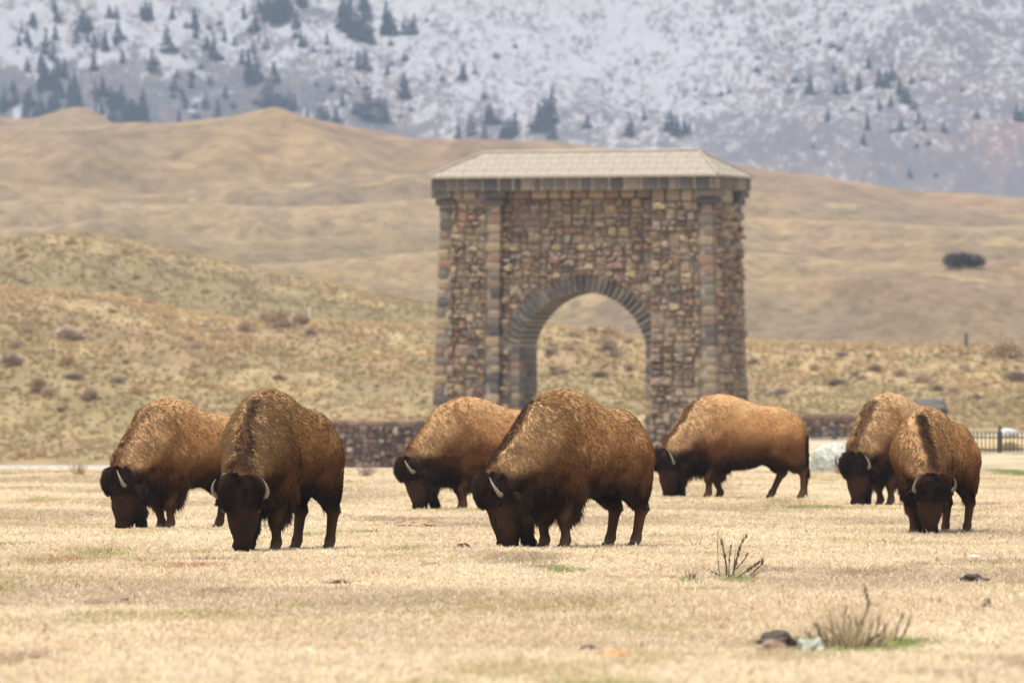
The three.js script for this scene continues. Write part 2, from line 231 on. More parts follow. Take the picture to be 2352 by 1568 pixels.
// random squared rubble: a face split again and again, its corners pushed about
function rubbleQuads(region, R, size, keep) {
  const xs = region.map(p => p[0]), ys = region.map(p => p[1]), out = [], push = 0.055 * Math.sqrt(size / 0.22), memo = {};
  const jog = (x, y) => { const k = Math.round(x * 500) + '/' + Math.round(y * 500); return memo[k] ??= [x + (R() - 0.5) * 2.4 * push, y + (R() - 0.5) * 2 * push]; };
  const split = (x0, x1, y0, y1) => {
    const w = x1 - x0, h = y1 - y0, lim = size * (0.45 + 1.5 * R() * R() + 0.3 * R());
    if (w * h < lim && w < h * 2.6 && h < w * 1.35) {
      let p = [jog(x0, y0), [lerp(x0, x1, 0.5) + (R() - 0.5) * 0.1, y0 + (R() - 0.5) * push], jog(x1, y0), jog(x1, y1), [lerp(x0, x1, 0.5) + (R() - 0.5) * 0.1, y1 + (R() - 0.5) * push], jog(x0, y1)];
      if (R() < 0.3) { const k = [0, 2, 3, 5][Math.floor(R() * 4)], q = p[k], b = p[(k + 1) % 6], c = p[(k + 5) % 6]; p.splice(k, 1, [lerp(q[0], c[0], 0.4), lerp(q[1], c[1], 0.4)], [lerp(q[0], b[0], 0.4), lerp(q[1], b[1], 0.4)]); }
      for (let i = 0; i < region.length && p.length > 2; i++) { const u = region[i], v = region[(i + 1) % region.length], nx = v[1] - u[1], ny = u[0] - v[0]; p = clipHalf(p, nx, ny, nx * u[0] + ny * u[1]); }
      if (p.length > 2 && keep) p = keep(p); if (p && p.length > 2 && area(p) > 0.015) out.push(p); return; }
    const f = 0.32 + 0.36 * R(); if (w > h * (1.1 + 0.9 * R())) { split(x0, lerp(x0, x1, f), y0, y1); split(lerp(x0, x1, f), x1, y0, y1); } else { split(x0, x1, y0, lerp(y0, y1, f)); split(x0, x1, lerp(y0, y1, f), y1); } };
  split(Math.min(...xs), Math.max(...xs), Math.min(...ys), Math.max(...ys)); return out;
}
const area = p => { let a = 0; for (let i = 0; i < p.length; i++) { const q = p[(i + 1) % p.length]; a += p[i][0] * q[1] - q[0] * p[i][1]; } return Math.abs(a) / 2; };
const centroid = p => [p.reduce((s, q) => s + q[0], 0) / p.length, p.reduce((s, q) => s + q[1], 0) / p.length];
// one rock-faced stone: a polygon of the face, rounded and standing proud; map(u, v, out) gives the point in space
function stoneGeo(poly, map, R, gap = 0.022, proud = 0.24) {
  let c = centroid(poly); const rad = Math.sqrt(area(poly)); if (rad < 0.09) return null;
  let pts = []; for (let i = 0; i < poly.length; i++) { const a = poly[i], b = poly[(i + 1) % poly.length], l = Math.hypot(b[0] - a[0], b[1] - a[1]); if (l < 0.05) { pts.push([(a[0] + b[0]) / 2, (a[1] + b[1]) / 2]); continue; } const cut = Math.min(0.22, 0.028 / l); pts.push([lerp(a[0], b[0], cut), lerp(a[1], b[1], cut)], [lerp(a[0], b[0], 1 - cut), lerp(a[1], b[1], 1 - cut)]); if (l > 0.45) pts.splice(pts.length - 1, 0, [lerp(a[0], b[0], 0.5) + 0.02 * (R() - 0.5), lerp(a[1], b[1], 0.5) + 0.02 * (R() - 0.5)]); }
  const n = pts.length, shr = 1 - gap / rad, out = proud * (0.35 + 1.2 * R()), V = [], U = [], I = [], tx = (R() - 0.5) * 0.7, ty = (R() - 0.5) * 0.8;
  const ring = (s, o, j) => { for (const p of pts) { const x = c[0] + (p[0] - c[0]) * s, y = c[1] + (p[1] - c[1]) * s; V.push(...map(x, y, o * (1 + tx * (p[0] - c[0]) / rad + ty * (p[1] - c[1]) / rad) + (j ? (R() - 0.5) * j : 0))); U.push(x, y); } };
  ring(shr, -0.06, 0); ring(shr * 0.985, out * 0.45, 0.02); ring(shr * 0.78, out * 0.95, out * 0.6);
  V.push(...map(c[0] + (R() - 0.5) * 0.1, c[1] + (R() - 0.5) * 0.1, out * 1.1)); U.push(...c);
  for (let r = 0; r < 2; r++) for (let i = 0; i < n; i++) { const a = r * n + i, b = r * n + (i + 1) % n, d = a + n, e = b + n; I.push(a, b, e, a, e, d); }
  for (let i = 0; i < n; i++) I.push(2 * n + i, 2 * n + (i + 1) % n, 3 * n);
  let g = new THREE.BufferGeometry(); g.setAttribute('position', new THREE.Float32BufferAttribute(V, 3)); g.setAttribute('uv', new THREE.Float32BufferAttribute(U, 2)); g.setIndex(I); g = g.toNonIndexed(); g.computeVertexNormals(); return g;
}
// box whose top may be set in; corners given as x0,x1 / y0,y1 / z0,z1, slightly rough
function blockGeo(x0, x1, y0, y1, z0, z1, R, rough = 0.02) {
  const g = new THREE.BoxGeometry(1, 1, 1, 2, 2, 2), p = g.attributes.position, memo = {};
  for (let i = 0; i < p.count; i++) { const q = [p.getX(i), p.getY(i), p.getZ(i)], key = q.join(); const inner = q.filter(v => Math.abs(v) < 0.4).length, b = memo[key] ??= [0, 1, 2].map(() => (R() - 0.5) * rough); const bulge = inner === 2 ? 1.0 : 0.97 - 0.0 * inner, s = inner === 0 ? 0.93 : inner === 1 ? 0.975 : 1.05;
    p.setXYZ(i, lerp(x0, x1, q[0] * s * bulge / 1 + 0.5) + b[0], lerp(y0, y1, q[1] * s + 0.5) + b[1], lerp(z0, z1, q[2] * s + 0.5) + b[2]); }
  const h = g.toNonIndexed(); h.computeVertexNormals(); return h;
}
const pick = (a, R) => a[Math.floor(R() * a.length)];
{
  const R = rng(11), TH = 20 * Math.PI / 180, D = 420;
  const arch = thing('stone_arch', 'tall rough stone gateway arch with pale hipped roof behind the bison', 'arch', [PX(1317, D), EYE - (1040 - HORIZON) / FOCAL * D, -D], -TH);
  const HB = 7.4, BAT = 0.030, VT = 12.35, DEP = 5.0, TW = 3.4, REC = 0.5;           // half width, batter, height of the walls, depth, tower width, recess
  const OC = 0.25, OA = 3.33, OAPEX = 7.95, OR = 3.42, OCY = OAPEX - OR, SPR = OAPEX - 2.7, RING = 0.82;
  // the mass behind the stones
  const slab = (u0, u1, zf, zb) => { const g = new THREE.BufferGeometry(), V = []; for (const [v, b] of [[-1.4, -BAT * 1.4], [VT + 0.9, BAT * (VT + 0.9)]]) { const l = u0 < -HB + 0.1 ? b : 0, r = u1 > HB - 0.1 ? b : 0; V.push(u0 + l, v, zf - b, u1 - r, v, zf - b, u1 - r, v, zb + b, u0 + l, v, zb + b); } g.setAttribute('position', new THREE.Float32BufferAttribute(V, 3)); g.setAttribute('uv', new THREE.Float32BufferAttribute([...Array(8)].flatMap((_, i) => [i % 4, i >> 2]), 2)); g.setIndex([0, 1, 5, 0, 5, 4, 1, 2, 6, 1, 6, 5, 2, 3, 7, 2, 7, 6, 3, 0, 4, 3, 4, 7, 4, 5, 6, 4, 6, 7]); const h = g.toNonIndexed(); h.computeVertexNormals(); return h; };
  const I0 = -HB + TW, I1 = HB - TW;
  const core = part('core', slab(-HB, I0, 0, -DEP), MORTAR, arch); part('core', slab(I1, HB, 0, -DEP), MORTAR, arch);
  { const s = new THREE.Shape(); s.moveTo(I0, -1.4); s.lineTo(OC - OA, -1.4); s.lineTo(OC - OA, SPR); const a0 = Math.asin(OA / OR); for (let i = 1; i < 32; i++) { const a = lerp(-a0, a0, i / 32); s.lineTo(OC + OR * Math.sin(a), OCY + OR * Math.cos(a)); } s.lineTo(OC + OA, SPR); s.lineTo(OC + OA, -1.4); s.lineTo(I1, -1.4); s.lineTo(I1, VT + 0.9); s.lineTo(I0, VT + 0.9);
    const g = new THREE.ExtrudeGeometry(s, { depth: 2.7, bevelEnabled: false }), p = g.attributes.position; for (let i = 0; i < p.count; i++) { const z = p.getZ(i); p.setZ(i, (z > 1 ? -REC - 0.004 - BAT * p.getY(i) : -REC - 2.7)); } g.computeVertexNormals(); part('core', g, MORTAR, arch); }
  const front = zf => (u, v, o) => [u, v, zf - BAT * v + o];
  const rightSide = (w, v, o) => [HB - BAT * v + o, v, -w];
  const all = [];
  const addCells = (cells, map, seen) => { for (const p of cells) { const g = stoneGeo(p, map, R); if (g) all.push({ g, a: area(p) * seen, c: centroid(p) }); } };
  const Q = 0.62;                                                                       // room left for the corner blocks
  for (const [u0, u1, bl, br] of [[-HB + Q, I0 - Q, 1, 0], [I1 + 0.0, HB - Q, 0, 1]]) addCells(rubbleQuads([[u0 + 0.02, -1], [u1, -1], [u1 - br * BAT * VT, VT], [u0 + bl * BAT * VT, VT]], R, 0.33), front(0), 1);
  const ringKeep = (p, s) => { const cen = centroid(p), RO = OR + RING; if (cen[1] > SPR - 0.3 ) { const dx = cen[0] - OC, dy = cen[1] - OCY, r = Math.hypot(dx, dy); if (dy > 0 && r < RO - 0.05) return null; if (dy > 0 && r < RO + 1.2) { const n = [dx / r, dy / r]; return clipHalf(p, -n[0], -n[1], -(n[0] * OC + n[1] * OCY + RO + 0.0)); } return p; }
    if (Math.abs(cen[0] - OC) < OA + 0.25) return null; return clipHalf(p, -Math.sign(cen[0] - OC), 0, -(Math.sign(cen[0] - OC) * OC + OA + 0.42)); };
  addCells(rubbleQuads([[I0 + 0.04, -1], [I1, -1], [I1, VT + 0.2], [I0 + 0.04, VT + 0.2]], R, 0.33, ringKeep), front(-REC), 1);
  addCells(rubbleQuads([[0.55, -1], [DEP - 0.45, -1], [DEP - 0.45, VT], [0.55, VT]], R, 0.33), rightSide, 0.33);
  // higher stones first: those low down stand behind the herd
  all.sort((a, b) => (b.a * (b.c[1] > 2.2 ? 1 : 0.2)) - (a.a * (a.c[1] > 2.2 ? 1 : 0.2)));
  all.slice(0, 300).forEach(s => part('stone', s.g, pick(RUBBLE, R), arch));
  { const byMat = RUBBLE.map(() => []); all.slice(300).forEach(s => byMat[Math.floor(R() * RUBBLE.length)].push(s.g)); const parts = byMat.filter(a => a.length).map(a => mergeGeometries(a)); const g = mergeGeometries(parts, true); const m = new THREE.Mesh(g, byMat.map((a, i) => a.length ? RUBBLE[i] : null).filter(Boolean)); m.name = 'stonework'; m.userData.kind = 'stuff'; m.castShadow = m.receiveShadow = true; arch.add(m); }
  // corner blocks of dark basalt, long and short in turn
  const darkish = () => R() < 0.34 ? pick(BASALT, R) : pick(RUBBLE, R);
  for (const [u, s, zf] of [[-HB, 1, 0], [I0, -1, 0], [HB, -1, 0]]) for (let v = -1, k = 0; v < VT - 0.2; k++) { const h = 0.40 + 0.16 * R(), b = BAT * v, l = (k % 2 ? 0.62 : 0.36) + 0.16 * R(), bu = u === I0 ? 0 : b, e0 = u + s * (bu - 0.07), e1 = u + s * (bu + l), zd = u === I0 ? -REC - 0.12 - b : u === HB ? -(k % 2 ? 0.42 : 0.68) - b : -0.8 - b; part('corner_block', blockGeo(Math.min(e0, e1), Math.max(e0, e1), v + 0.02, v + h - 0.02, zd, zf - b + 0.10 + 0.05 * R(), R), darkish(), arch); v += h; }
  for (let v = -1, k = 0; v < VT - 0.2; k++) { const h = 0.42 + 0.16 * R(), b = BAT * v, l = k % 2 ? 0.62 : 0.42; part('corner_block', blockGeo(HB - b - 0.3, HB - b + 0.10, v + 0.02, v + h - 0.02, -DEP + b - 0.06, -DEP + b + l, R), darkish(), arch); v += h; }
  // jambs and the wall inside the opening
  for (const s of [-1, 1]) for (let v = -1, k = 0; v < SPR - 0.1; k++) { const h = Math.min(SPR - v, 0.36 + 0.10 * R()), z0 = -REC - BAT * v, e = OC + s * OA; let z = z0 + 0.08, n = 0; while (z > -REC - 2.62) { const w = n === 0 ? (k % 2 ? 0.75 : 0.5) : 0.5 + 0.45 * R(), zz = Math.max(z - w, -REC - 2.72), wide = n === 0 ? (k % 2 ? 0.36 : 0.56) : 0.3, a = e - s * 0.05, b2 = e + s * wide; part(n === 0 ? 'jamb_block' : 'reveal_block', blockGeo(Math.min(a, b2), Math.max(a, b2), v + 0.02, v + h - 0.02, zz + 0.02, z, R, 0.012), n ? pick(RUBBLE.slice(6, 8).concat(BASALT), R) : darkish(), arch); z = zz; n++; } v += h; }
  // ring of narrow voussoirs with a tall keystone
  const NV = 33, a0 = Math.asin(OA / OR);
  for (let i = 0; i < NV; i++) { const a = lerp(-a0, a0, (i + 0.5) / NV), da = 2 * a0 / NV * OR, key = i === 16, hgt = key ? RING + 0.2 : RING * (0.92 + 0.12 * R()), g = blockGeo(-da / 2 + 0.035, da / 2 - 0.035, 0, hgt, -2.55, 0.12 + (key ? 0.1 : 0.06 * R()), R, 0.015); const m = part('voussoir', g, key ? BASALT[2] : pick(BASALT, R), arch); const c = OCY + OR * Math.cos(a); m.position.set(OC + OR * Math.sin(a) - 0.03 * Math.sin(a), c - 0.03 * Math.cos(a), -REC - BAT * c); m.rotation.z = -a; }
  // stepped corbels at the tower heads and the dark course under the eaves
  for (let k = 0; k < 3; k++) { const v = VT - 0.5 + k * 0.36, o = 0.12 + 0.17 * k, b = BAT * v; for (const [u, s] of [[-HB, 1], [I0, -1], [HB, -1]]) { const bu = u === I0 ? 0 : b, e0 = u + s * (bu - o), e1 = u + s * (bu + 0.85 - 0.1 * k); part('corbel_block', blockGeo(Math.min(e0, e1), Math.max(e0, e1), v + 0.01, v + 0.35, -b - 0.9, -b + o, R), pick(BASALT, R), arch); }
    part('corbel_block', blockGeo(HB - b - 0.3, HB - b + o, v + 0.01, v + 0.35, -DEP + b - o, -DEP + b + 0.8, R), pick(BASALT, R), arch); }
  const CV = VT + 0.58, CH = 0.62, OV = 0.46;
  const edgeU = HB - BAT * CV + OV, edgeF = -BAT * CV + OV + 0.1, edgeB = -DEP + BAT * CV - OV - 0.1;
  part('core', (() => { const g = new THREE.BoxGeometry(edgeU * 2 - 0.2, CH, edgeF - edgeB - 0.2); g.translate(0, CV + CH / 2, (edgeF + edgeB) / 2); return g; })(), MORTAR, arch);
  for (let u = -edgeU; u < edgeU - 0.2;) { const w = Math.min(0.42 + 0.5 * R(), edgeU - u), out = Math.abs(u + w / 2) > HB - TW - 0.1 ? 0 : -0.18; part('cornice_block', blockGeo(u + 0.05, u + w - 0.07, CV + 0.01, CV + CH - 0.01, edgeF - 0.6, edgeF + out * 0.3 + 0.05 * R(), R), R() < 0.82 ? pick(BASALT, R) : RUBBLE[6], arch); u += w; }
  for (let w0 = edgeF; w0 > edgeB + 0.2;) { const w = 0.45 + 0.4 * R(); part('cornice_block', blockGeo(edgeU - 0.5, edgeU + 0.05, CV + 0.01, CV + CH - 0.01, Math.max(edgeB, w0 - w) + 0.04, w0 - 0.03, R), R() < 0.8 ? pick(BASALT, R) : RUBBLE[6], arch); w0 -= w; }
  // rubble corbelling between the towers, under the dark course
  for (let u = I0 + 0.1; u < I1 + 1.2;) { const w = 0.5 + 0.5 * R(); part('corbel_block', blockGeo(u + 0.03, u + w - 0.03, VT + 0.2, VT + 0.56, -REC - BAT * VT - 0.3, -REC - BAT * VT + 0.42 + 0.1 * R(), R), pick(RUBBLE, R), arch); u += w; }
  for (let u = -HB + 1.0; u < I0 - 0.9;) { const w = 0.5 + 0.4 * R(); part('corbel_block', blockGeo(u + 0.03, u + w - 0.03, VT + 0.2, VT + 0.56, -BAT * VT - 0.3, -BAT * VT + 0.24 + 0.08 * R(), R), pick(RUBBLE, R), arch); u += w; }
  for (let u = I1 + 0.1; u < HB - 0.9;) { const w = 0.5 + 0.4 * R(); part('corbel_block', blockGeo(u + 0.03, u + w - 0.03, VT + 0.02, VT + 0.56, -BAT * VT - 0.3, -BAT * VT + 0.24 + 0.08 * R(), R), pick(RUBBLE, R), arch); u += w; }
  // hipped roof in courses
  const roof = new THREE.Group(); roof.name = 'roof'; arch.add(roof);
  const RV = CV + CH, eu = edgeU + 0.14, zf = edgeF + 0.14, zb = edgeB - 0.14, zc = (zf + zb) / 2, ru = 5.7, RISE = 1.2, NC = 11;
  const frame = t => { const u = lerp(eu, ru, t), a = lerp(zf, zc, t), b = lerp(zb, zc, t); return [u, a, b]; };
  for (let i = 0; i < NC; i++) { const t0 = i / NC, t1 = Math.min(1, (i + 1.12) / NC), [u0, a0_, b0] = frame(t0), [u1, a1, b1] = frame(t1), y0 = RV + 0.12 + RISE * t0, y1 = RV + 0.085 + RISE * t1 + (i === NC - 1 ? 0.05 : 0), yb = y0 - (i ? 0.05 : 0.12);
    const V = [-u0, y0, a0_, u0, y0, a0_, u0, y0, b0, -u0, y0, b0, -u1, y1, a1, u1, y1, a1, u1, y1, b1, -u1, y1, b1, -u0, yb, a0_, u0, yb, a0_, u0, yb, b0, -u0, yb, b0];
    const g = new THREE.BufferGeometry(); g.setAttribute('position', new THREE.Float32BufferAttribute(V, 3)); g.setAttribute('uv', new THREE.Float32BufferAttribute(Array.from({ length: 12 }, (_, k) => [V[k * 3] * 0.9, V[k * 3 + 2] + V[k * 3 + 1]]).flat(), 2)); const idx = []; for (let k = 0; k < 4; k++) { const n = (k + 1) % 4; idx.push(k, n, 4 + n, k, 4 + n, 4 + k, 8 + k, 8 + n, n, 8 + k, n, k); } if (!i) idx.push(8, 10, 9, 8, 11, 10); g.setIndex(idx); const h = g.toNonIndexed(); h.computeVertexNormals(); part('roof_course', h, SHINGLE[i % 3], roof); }
  for (const s of [-1, 1]) for (const z of [zf, zb]) { const a = new THREE.Vector3(s * eu, RV + 0.16, z), b = new THREE.Vector3(s * ru, RV + RISE + 0.16, zc), g = new THREE.CylinderGeometry(0.05, 0.05, a.distanceTo(b), 6); g.rotateX(Math.PI / 2); const m = part('hip_ridge', g, SHINGLE[1], roof); m.position.copy(a).add(b).multiplyScalar(0.5); m.quaternion.setFromUnitVectors(new THREE.Vector3(0, 0, 1), b.clone().sub(a).normalize()); }
  { const g = new THREE.CylinderGeometry(0.1, 0.1, ru * 2, 6); g.rotateZ(Math.PI / 2); g.translate(0, RV + RISE + 0.17, zc); part('ridge_cap', g, SHINGLE[1], roof); }
}
// wing walls left and right of the arch
function wingWall(label, px0, px1, d, top, bottom, seed, rh, rw) {
  const R = rng(seed), X0 = PX(px0, d), X1 = PX(px1, d), Y0 = PY(bottom, d), T = PY(top, d) - Y0, w = X1 - X0;
  const wall = thing('stone_wall', label, 'wall', [X0, Y0, -d]);
  const g = new THREE.BoxGeometry(w, T - 0.2, 0.8); g.translate(w / 2, (T - 0.2) / 2, -0.42); part('core', g, MORTAR_DARK, wall);
  for (const p of rubbleQuads([[0, 0], [w, 0], [w, T - 0.28], [0, T - 0.28]], R, rh * rw)) { const s = stoneGeo(p, (u, v, o) => [u, v, o], R, 0.03, 0.14); if (s) part('stone', s, pick(WALLSTONE, R), wall); }
  for (let u = 0; u < w - 0.1;) { const l = Math.min(w - u, 0.5 + 0.5 * R()); part('coping_stone', blockGeo(u + 0.02, u + l - 0.02, T - 0.3 - 0.05 * R(), T + 0.06 * (R() - 0.5), -0.9, 0.14, R, 0.03), pick(WALLSTONE.slice(0, 5), R), wall); u += l; }
}
wingWall('dark rough stone wall running left from the arch, behind the herd', 560, 1010, 426, 966, 1088, 71, 0.36, 0.46);
wingWall('low dark stone wall to the right of the arch, behind the picket fence', 1700, 2070, 432, 952, 1016, 73, 0.34, 0.46);

// ---------------------------------------------------------------- fence, stones, posts
const iron = std(0.055, 0.06, 0.062, 0.6);
function fence(label, px0, px1, d, top, seed) {
  const X0 = PX(px0, d), X1 = PX(px1, d), T = PY(top, d), R = rng(seed), yb = Math.min(groundH(X0, d), groundH(X1, d)), h = Math.max(0.7, T - yb), f = thing('picket_fence', label, 'fence', [X0, T - h, -d]), w = X1 - X0;
  for (const y of [0.14, h - 0.16]) { const g = new THREE.BoxGeometry(w, 0.045, 0.03); g.translate(w / 2, y, 0); part('rail', g, iron, f); }
  const pg = new THREE.BoxGeometry(0.045, h, 0.03); pg.translate(0, h / 2, 0.03); const tip = new THREE.ConeGeometry(0.032, 0.07, 4); tip.translate(0, h + 0.035, 0.03); const g = mergeGeometries([pg, tip]);
  for (let x = 0.05; x < w; x += 0.135) { const m = part('picket', g, iron, f); m.position.set(x + 0.01 * (R() - 0.5), 0.015 * (R() - 0.5), 0); m.rotation.z = 0.02 * (R() - 0.5); }
  const post = mergeGeometries([new THREE.BoxGeometry(0.1, h + 0.14, 0.1).translate(0, (h + 0.14) / 2, 0), new THREE.SphereGeometry(0.06, 10, 8).translate(0, h + 0.19, 0).toNonIndexed()].map(q => q.index ? q.toNonIndexed() : q));
  for (let x = 1.2; x < w; x += 2.2) part('post', post, iron, f).position.set(x, 0, 0.03);
}
fence('black metal picket fence at the right edge, behind the rightmost bison', 2215, 2560, 286, 994, 5);
fence('short black picket fence between the profile bison and the half-hidden bison', 1862, 2030, 400, 1001, 6);
function rockGeo(seed, sx, sy, sz, rough = 0.28, detail = 4, flat = 0.25) { const g = new THREE.IcosahedronGeometry(1, detail), p = g.attributes.position; for (let i = 0; i < p.count; i++) { const v = new THREE.Vector3().fromBufferAttribute(p, i).normalize(), n = 1 + rough * (noise3(v.x * 1.3 + seed, v.y * 1.3, v.z * 1.3) + 0.5 * noise3(v.x * 3 + seed, v.y * 3, v.z * 3) + 0.25 * noise3(v.x * 7, v.y * 7 + seed, v.z * 7)); v.multiplyScalar(n); v.y = Math.max(v.y, -flat); p.setXYZ(i, v.x * sx, (v.y + flat) * sy, v.z * sz); } const u = g.attributes.uv; for (let i = 0; i < u.count; i++) u.setXY(i, p.getX(i) * 2, p.getY(i) * 2 + p.getZ(i)); g.computeVertexNormals(); return g; }
const lichen = dataTex(256, 256, (u, v) => { const n = fbm(u * 6, v * 6, 601, 5, 6), m = fbm(u * 20, v * 20, 607, 3, 20); return mix3(mix3([0.50, 0.52, 0.45], [0.36, 0.39, 0.31], sstep(-0.1, 0.3, n)), [0.30, 0.29, 0.26], sstep(0.12, 0.4, m)); });
function rock(name, label, cat, pos, geo, mat, rot = 0, group) { const m = new THREE.Mesh(geo, mat); m.name = numbered(name); m.position.set(...pos); m.rotation.y = rot; m.castShadow = m.receiveShadow = true; tag(m, label, cat, group); scene.add(m); return m; }
const onGround = (px, d, dy = 0) => { const X = PX(px, d); return [X, groundH(X, d) + dy, -d]; };
rock('boulder', 'large pale greenish boulder behind the profile bison\'s rump, at the edge of the meadow', 'boulder', onGround(1925, 207, -0.05), rockGeo(3, 0.62, 0.62, 0.7, 0.2), new THREE.MeshStandardMaterial({ map: lichen, roughness: 0.95, bumpMap: stoneBump, bumpScale: 0.02 }));
{ const p = hit(2132, 946); rock('boulder', 'broad dark grey boulder showing above the rightmost bison\'s hump, on the slope', 'boulder', [p[0], p[1] - 0.1, p[2]], rockGeo(8, 1.15, 0.66, 1.2, 0.3), stoneMat(0.125, 0.112, 0.10)); }
rock('boulder', 'low whitish boulder just behind the picket fence near the right edge', 'boulder', [PX(2316, 300), PY(1004, 300), -300], rockGeo(14, 0.36, 0.24, 0.4, 0.2), stoneMat(0.62, 0.6, 0.57), 0.4);
part('bank', rockGeo(17, 1.6, 0.5, 1.4, 0.12), std(0.50, 0.38, 0.2), thing('grass_bank', 'small grassy bank under the whitish boulder behind the picket fence', 'bank', [PX(2320, 301), PY(1010, 300) - 0.5, -301.5]));
{ // bollard with a flared foot in front of the right wing wall
  const d = 398, p = [PX(1918, d), PY(1024, d), -d], b = thing('bollard', 'dark bollard with a flared foot beside the right wing wall', 'bollard', p);
  part('foot', new THREE.LatheGeometry([[0, 0], [0.3, 0], [0.3, 0.12], [0.2, 0.25], [0.13, 0.32], [0, 0.33]].map(q => new THREE.Vector2(...q)), 14), iron, b);
  part('shaft', new THREE.CylinderGeometry(0.1, 0.13, 0.55, 12).translate(0, 0.58, 0), iron, b); part('cap', new THREE.SphereGeometry(0.15, 12, 8).scale(1, 0.6, 1).translate(0, 0.88, 0), iron, b);
}
for (const [px, y0, y1, w, c, label] of [[711, 703, 730, 0.09, [0.7, 0.68, 0.62], 'thin whitish marker post on the crest of the near slope, left of the arch'], [2220, 760, 796, 0.12, [0.16, 0.13, 0.11], 'thin dark wooden post on the crest of the slope, right of the arch']]) {
  const p = hit(px, y1 + 2), h = (y1 - y0) * p[3] / FOCAL, b = thing('marker_post', label, 'post', [p[0], p[1] - 0.1, p[2]]);
  part('shaft', new THREE.CylinderGeometry(w * 0.9, w, h, 8).translate(0, h / 2, 0), std(...c, 0.9), b); part('cap', new THREE.ConeGeometry(w * 1.1, w * 1.2, 8).translate(0, h + w * 0.6, 0), std(...c, 0.9), b);
}
// droppings, clods and stones in the meadow
const groundD = (py, lift = 0) => EYE * FOCAL / (py - HORIZON);
const clodMat = std(0.085, 0.066, 0.054, 1, { bumpMap: stoneBump, bumpScale: 0.01 }), clod2 = std(0.26, 0.18, 0.115, 1, { bumpMap: stoneBump, bumpScale: 0.01 }), paleStone = new THREE.MeshStandardMaterial({ map: lichen, roughness: 0.9 });
for (const [px, py, w, h, mat, name, cat, label] of [
  [1860, 1507, 0.066, 0.085, paleStone, 'stone', 'stone', 'smooth pale grey stone at the edge of the green patch in the foreground'],
  [1784, 1478, 0.10, 0.075, clodMat, 'dung_clod', 'dung', 'dark lumpy clod left of the pale twiggy shrub, in the foreground'],
  [1774, 1512, 0.085, 0.07, clod2, 'dung_clod', 'dung', 'brown clod left of the pale grey stone, in the foreground'],
  [2239, 1338, 0.095, 0.07, clodMat, 'dung_clod', 'dung', 'dark brown clod in the grass near the right edge, under the rightmost bison'],
  [2268, 1408, 0.05, 0.05, std(0.30, 0.23, 0.15), 'dung_clod', 'dung', 'small tan clod low in the grass near the right edge'],
  [2240, 1285, 0.06, 0.035, std(0.6, 0.57, 0.5), 'stone', 'stone', 'small whitish stone below the rightmost bison\'s hooves'],
  [254, 1394, 0.13, 0.055, clod2, 'dung_clod', 'dung', 'brown clod alone in the grass, lower left'],
  [962, 1210, 0.20, 0.08, std(0.36, 0.24, 0.14), 'dirt_mound', 'mound', 'low brown dirt mound in front of the half-hidden middle bison'],
  [60, 1526, 0.11, 0.03, clod2, 'dirt_mound', 'mound', 'brown dirt mound in the bottom left corner'],
  [778, 1334, 0.06, 0.03, clodMat, 'dung_clod', 'dung', 'small dark clod below the two left bison'],
  [1063, 1264, 0.05, 0.04, clodMat, 'dung_clod', 'dung', 'tiny dark clod left of the large golden bison\'s muzzle'],
  [1354, 1502, 0.06, 0.03, clodMat, 'dung_clod', 'dung', 'small dark clod in the middle foreground'],
  [1413, 1540, 0.055, 0.03, std(0.55, 0.24, 0.07), 'dung_clod', 'dung', 'orange clod at the bottom edge, right of the middle'],
  [985, 1300, 0.09, 0.035, clod2, 'dirt_mound', 'mound', 'thin brown dirt mound below the middle of the herd'],
]) { const d = groundD(py); rock(name, label, cat, onGround(px, d, 0.02), rockGeo(px % 37, w, h, w * 1.3, 0.5, 4, 0.2), mat, px); }

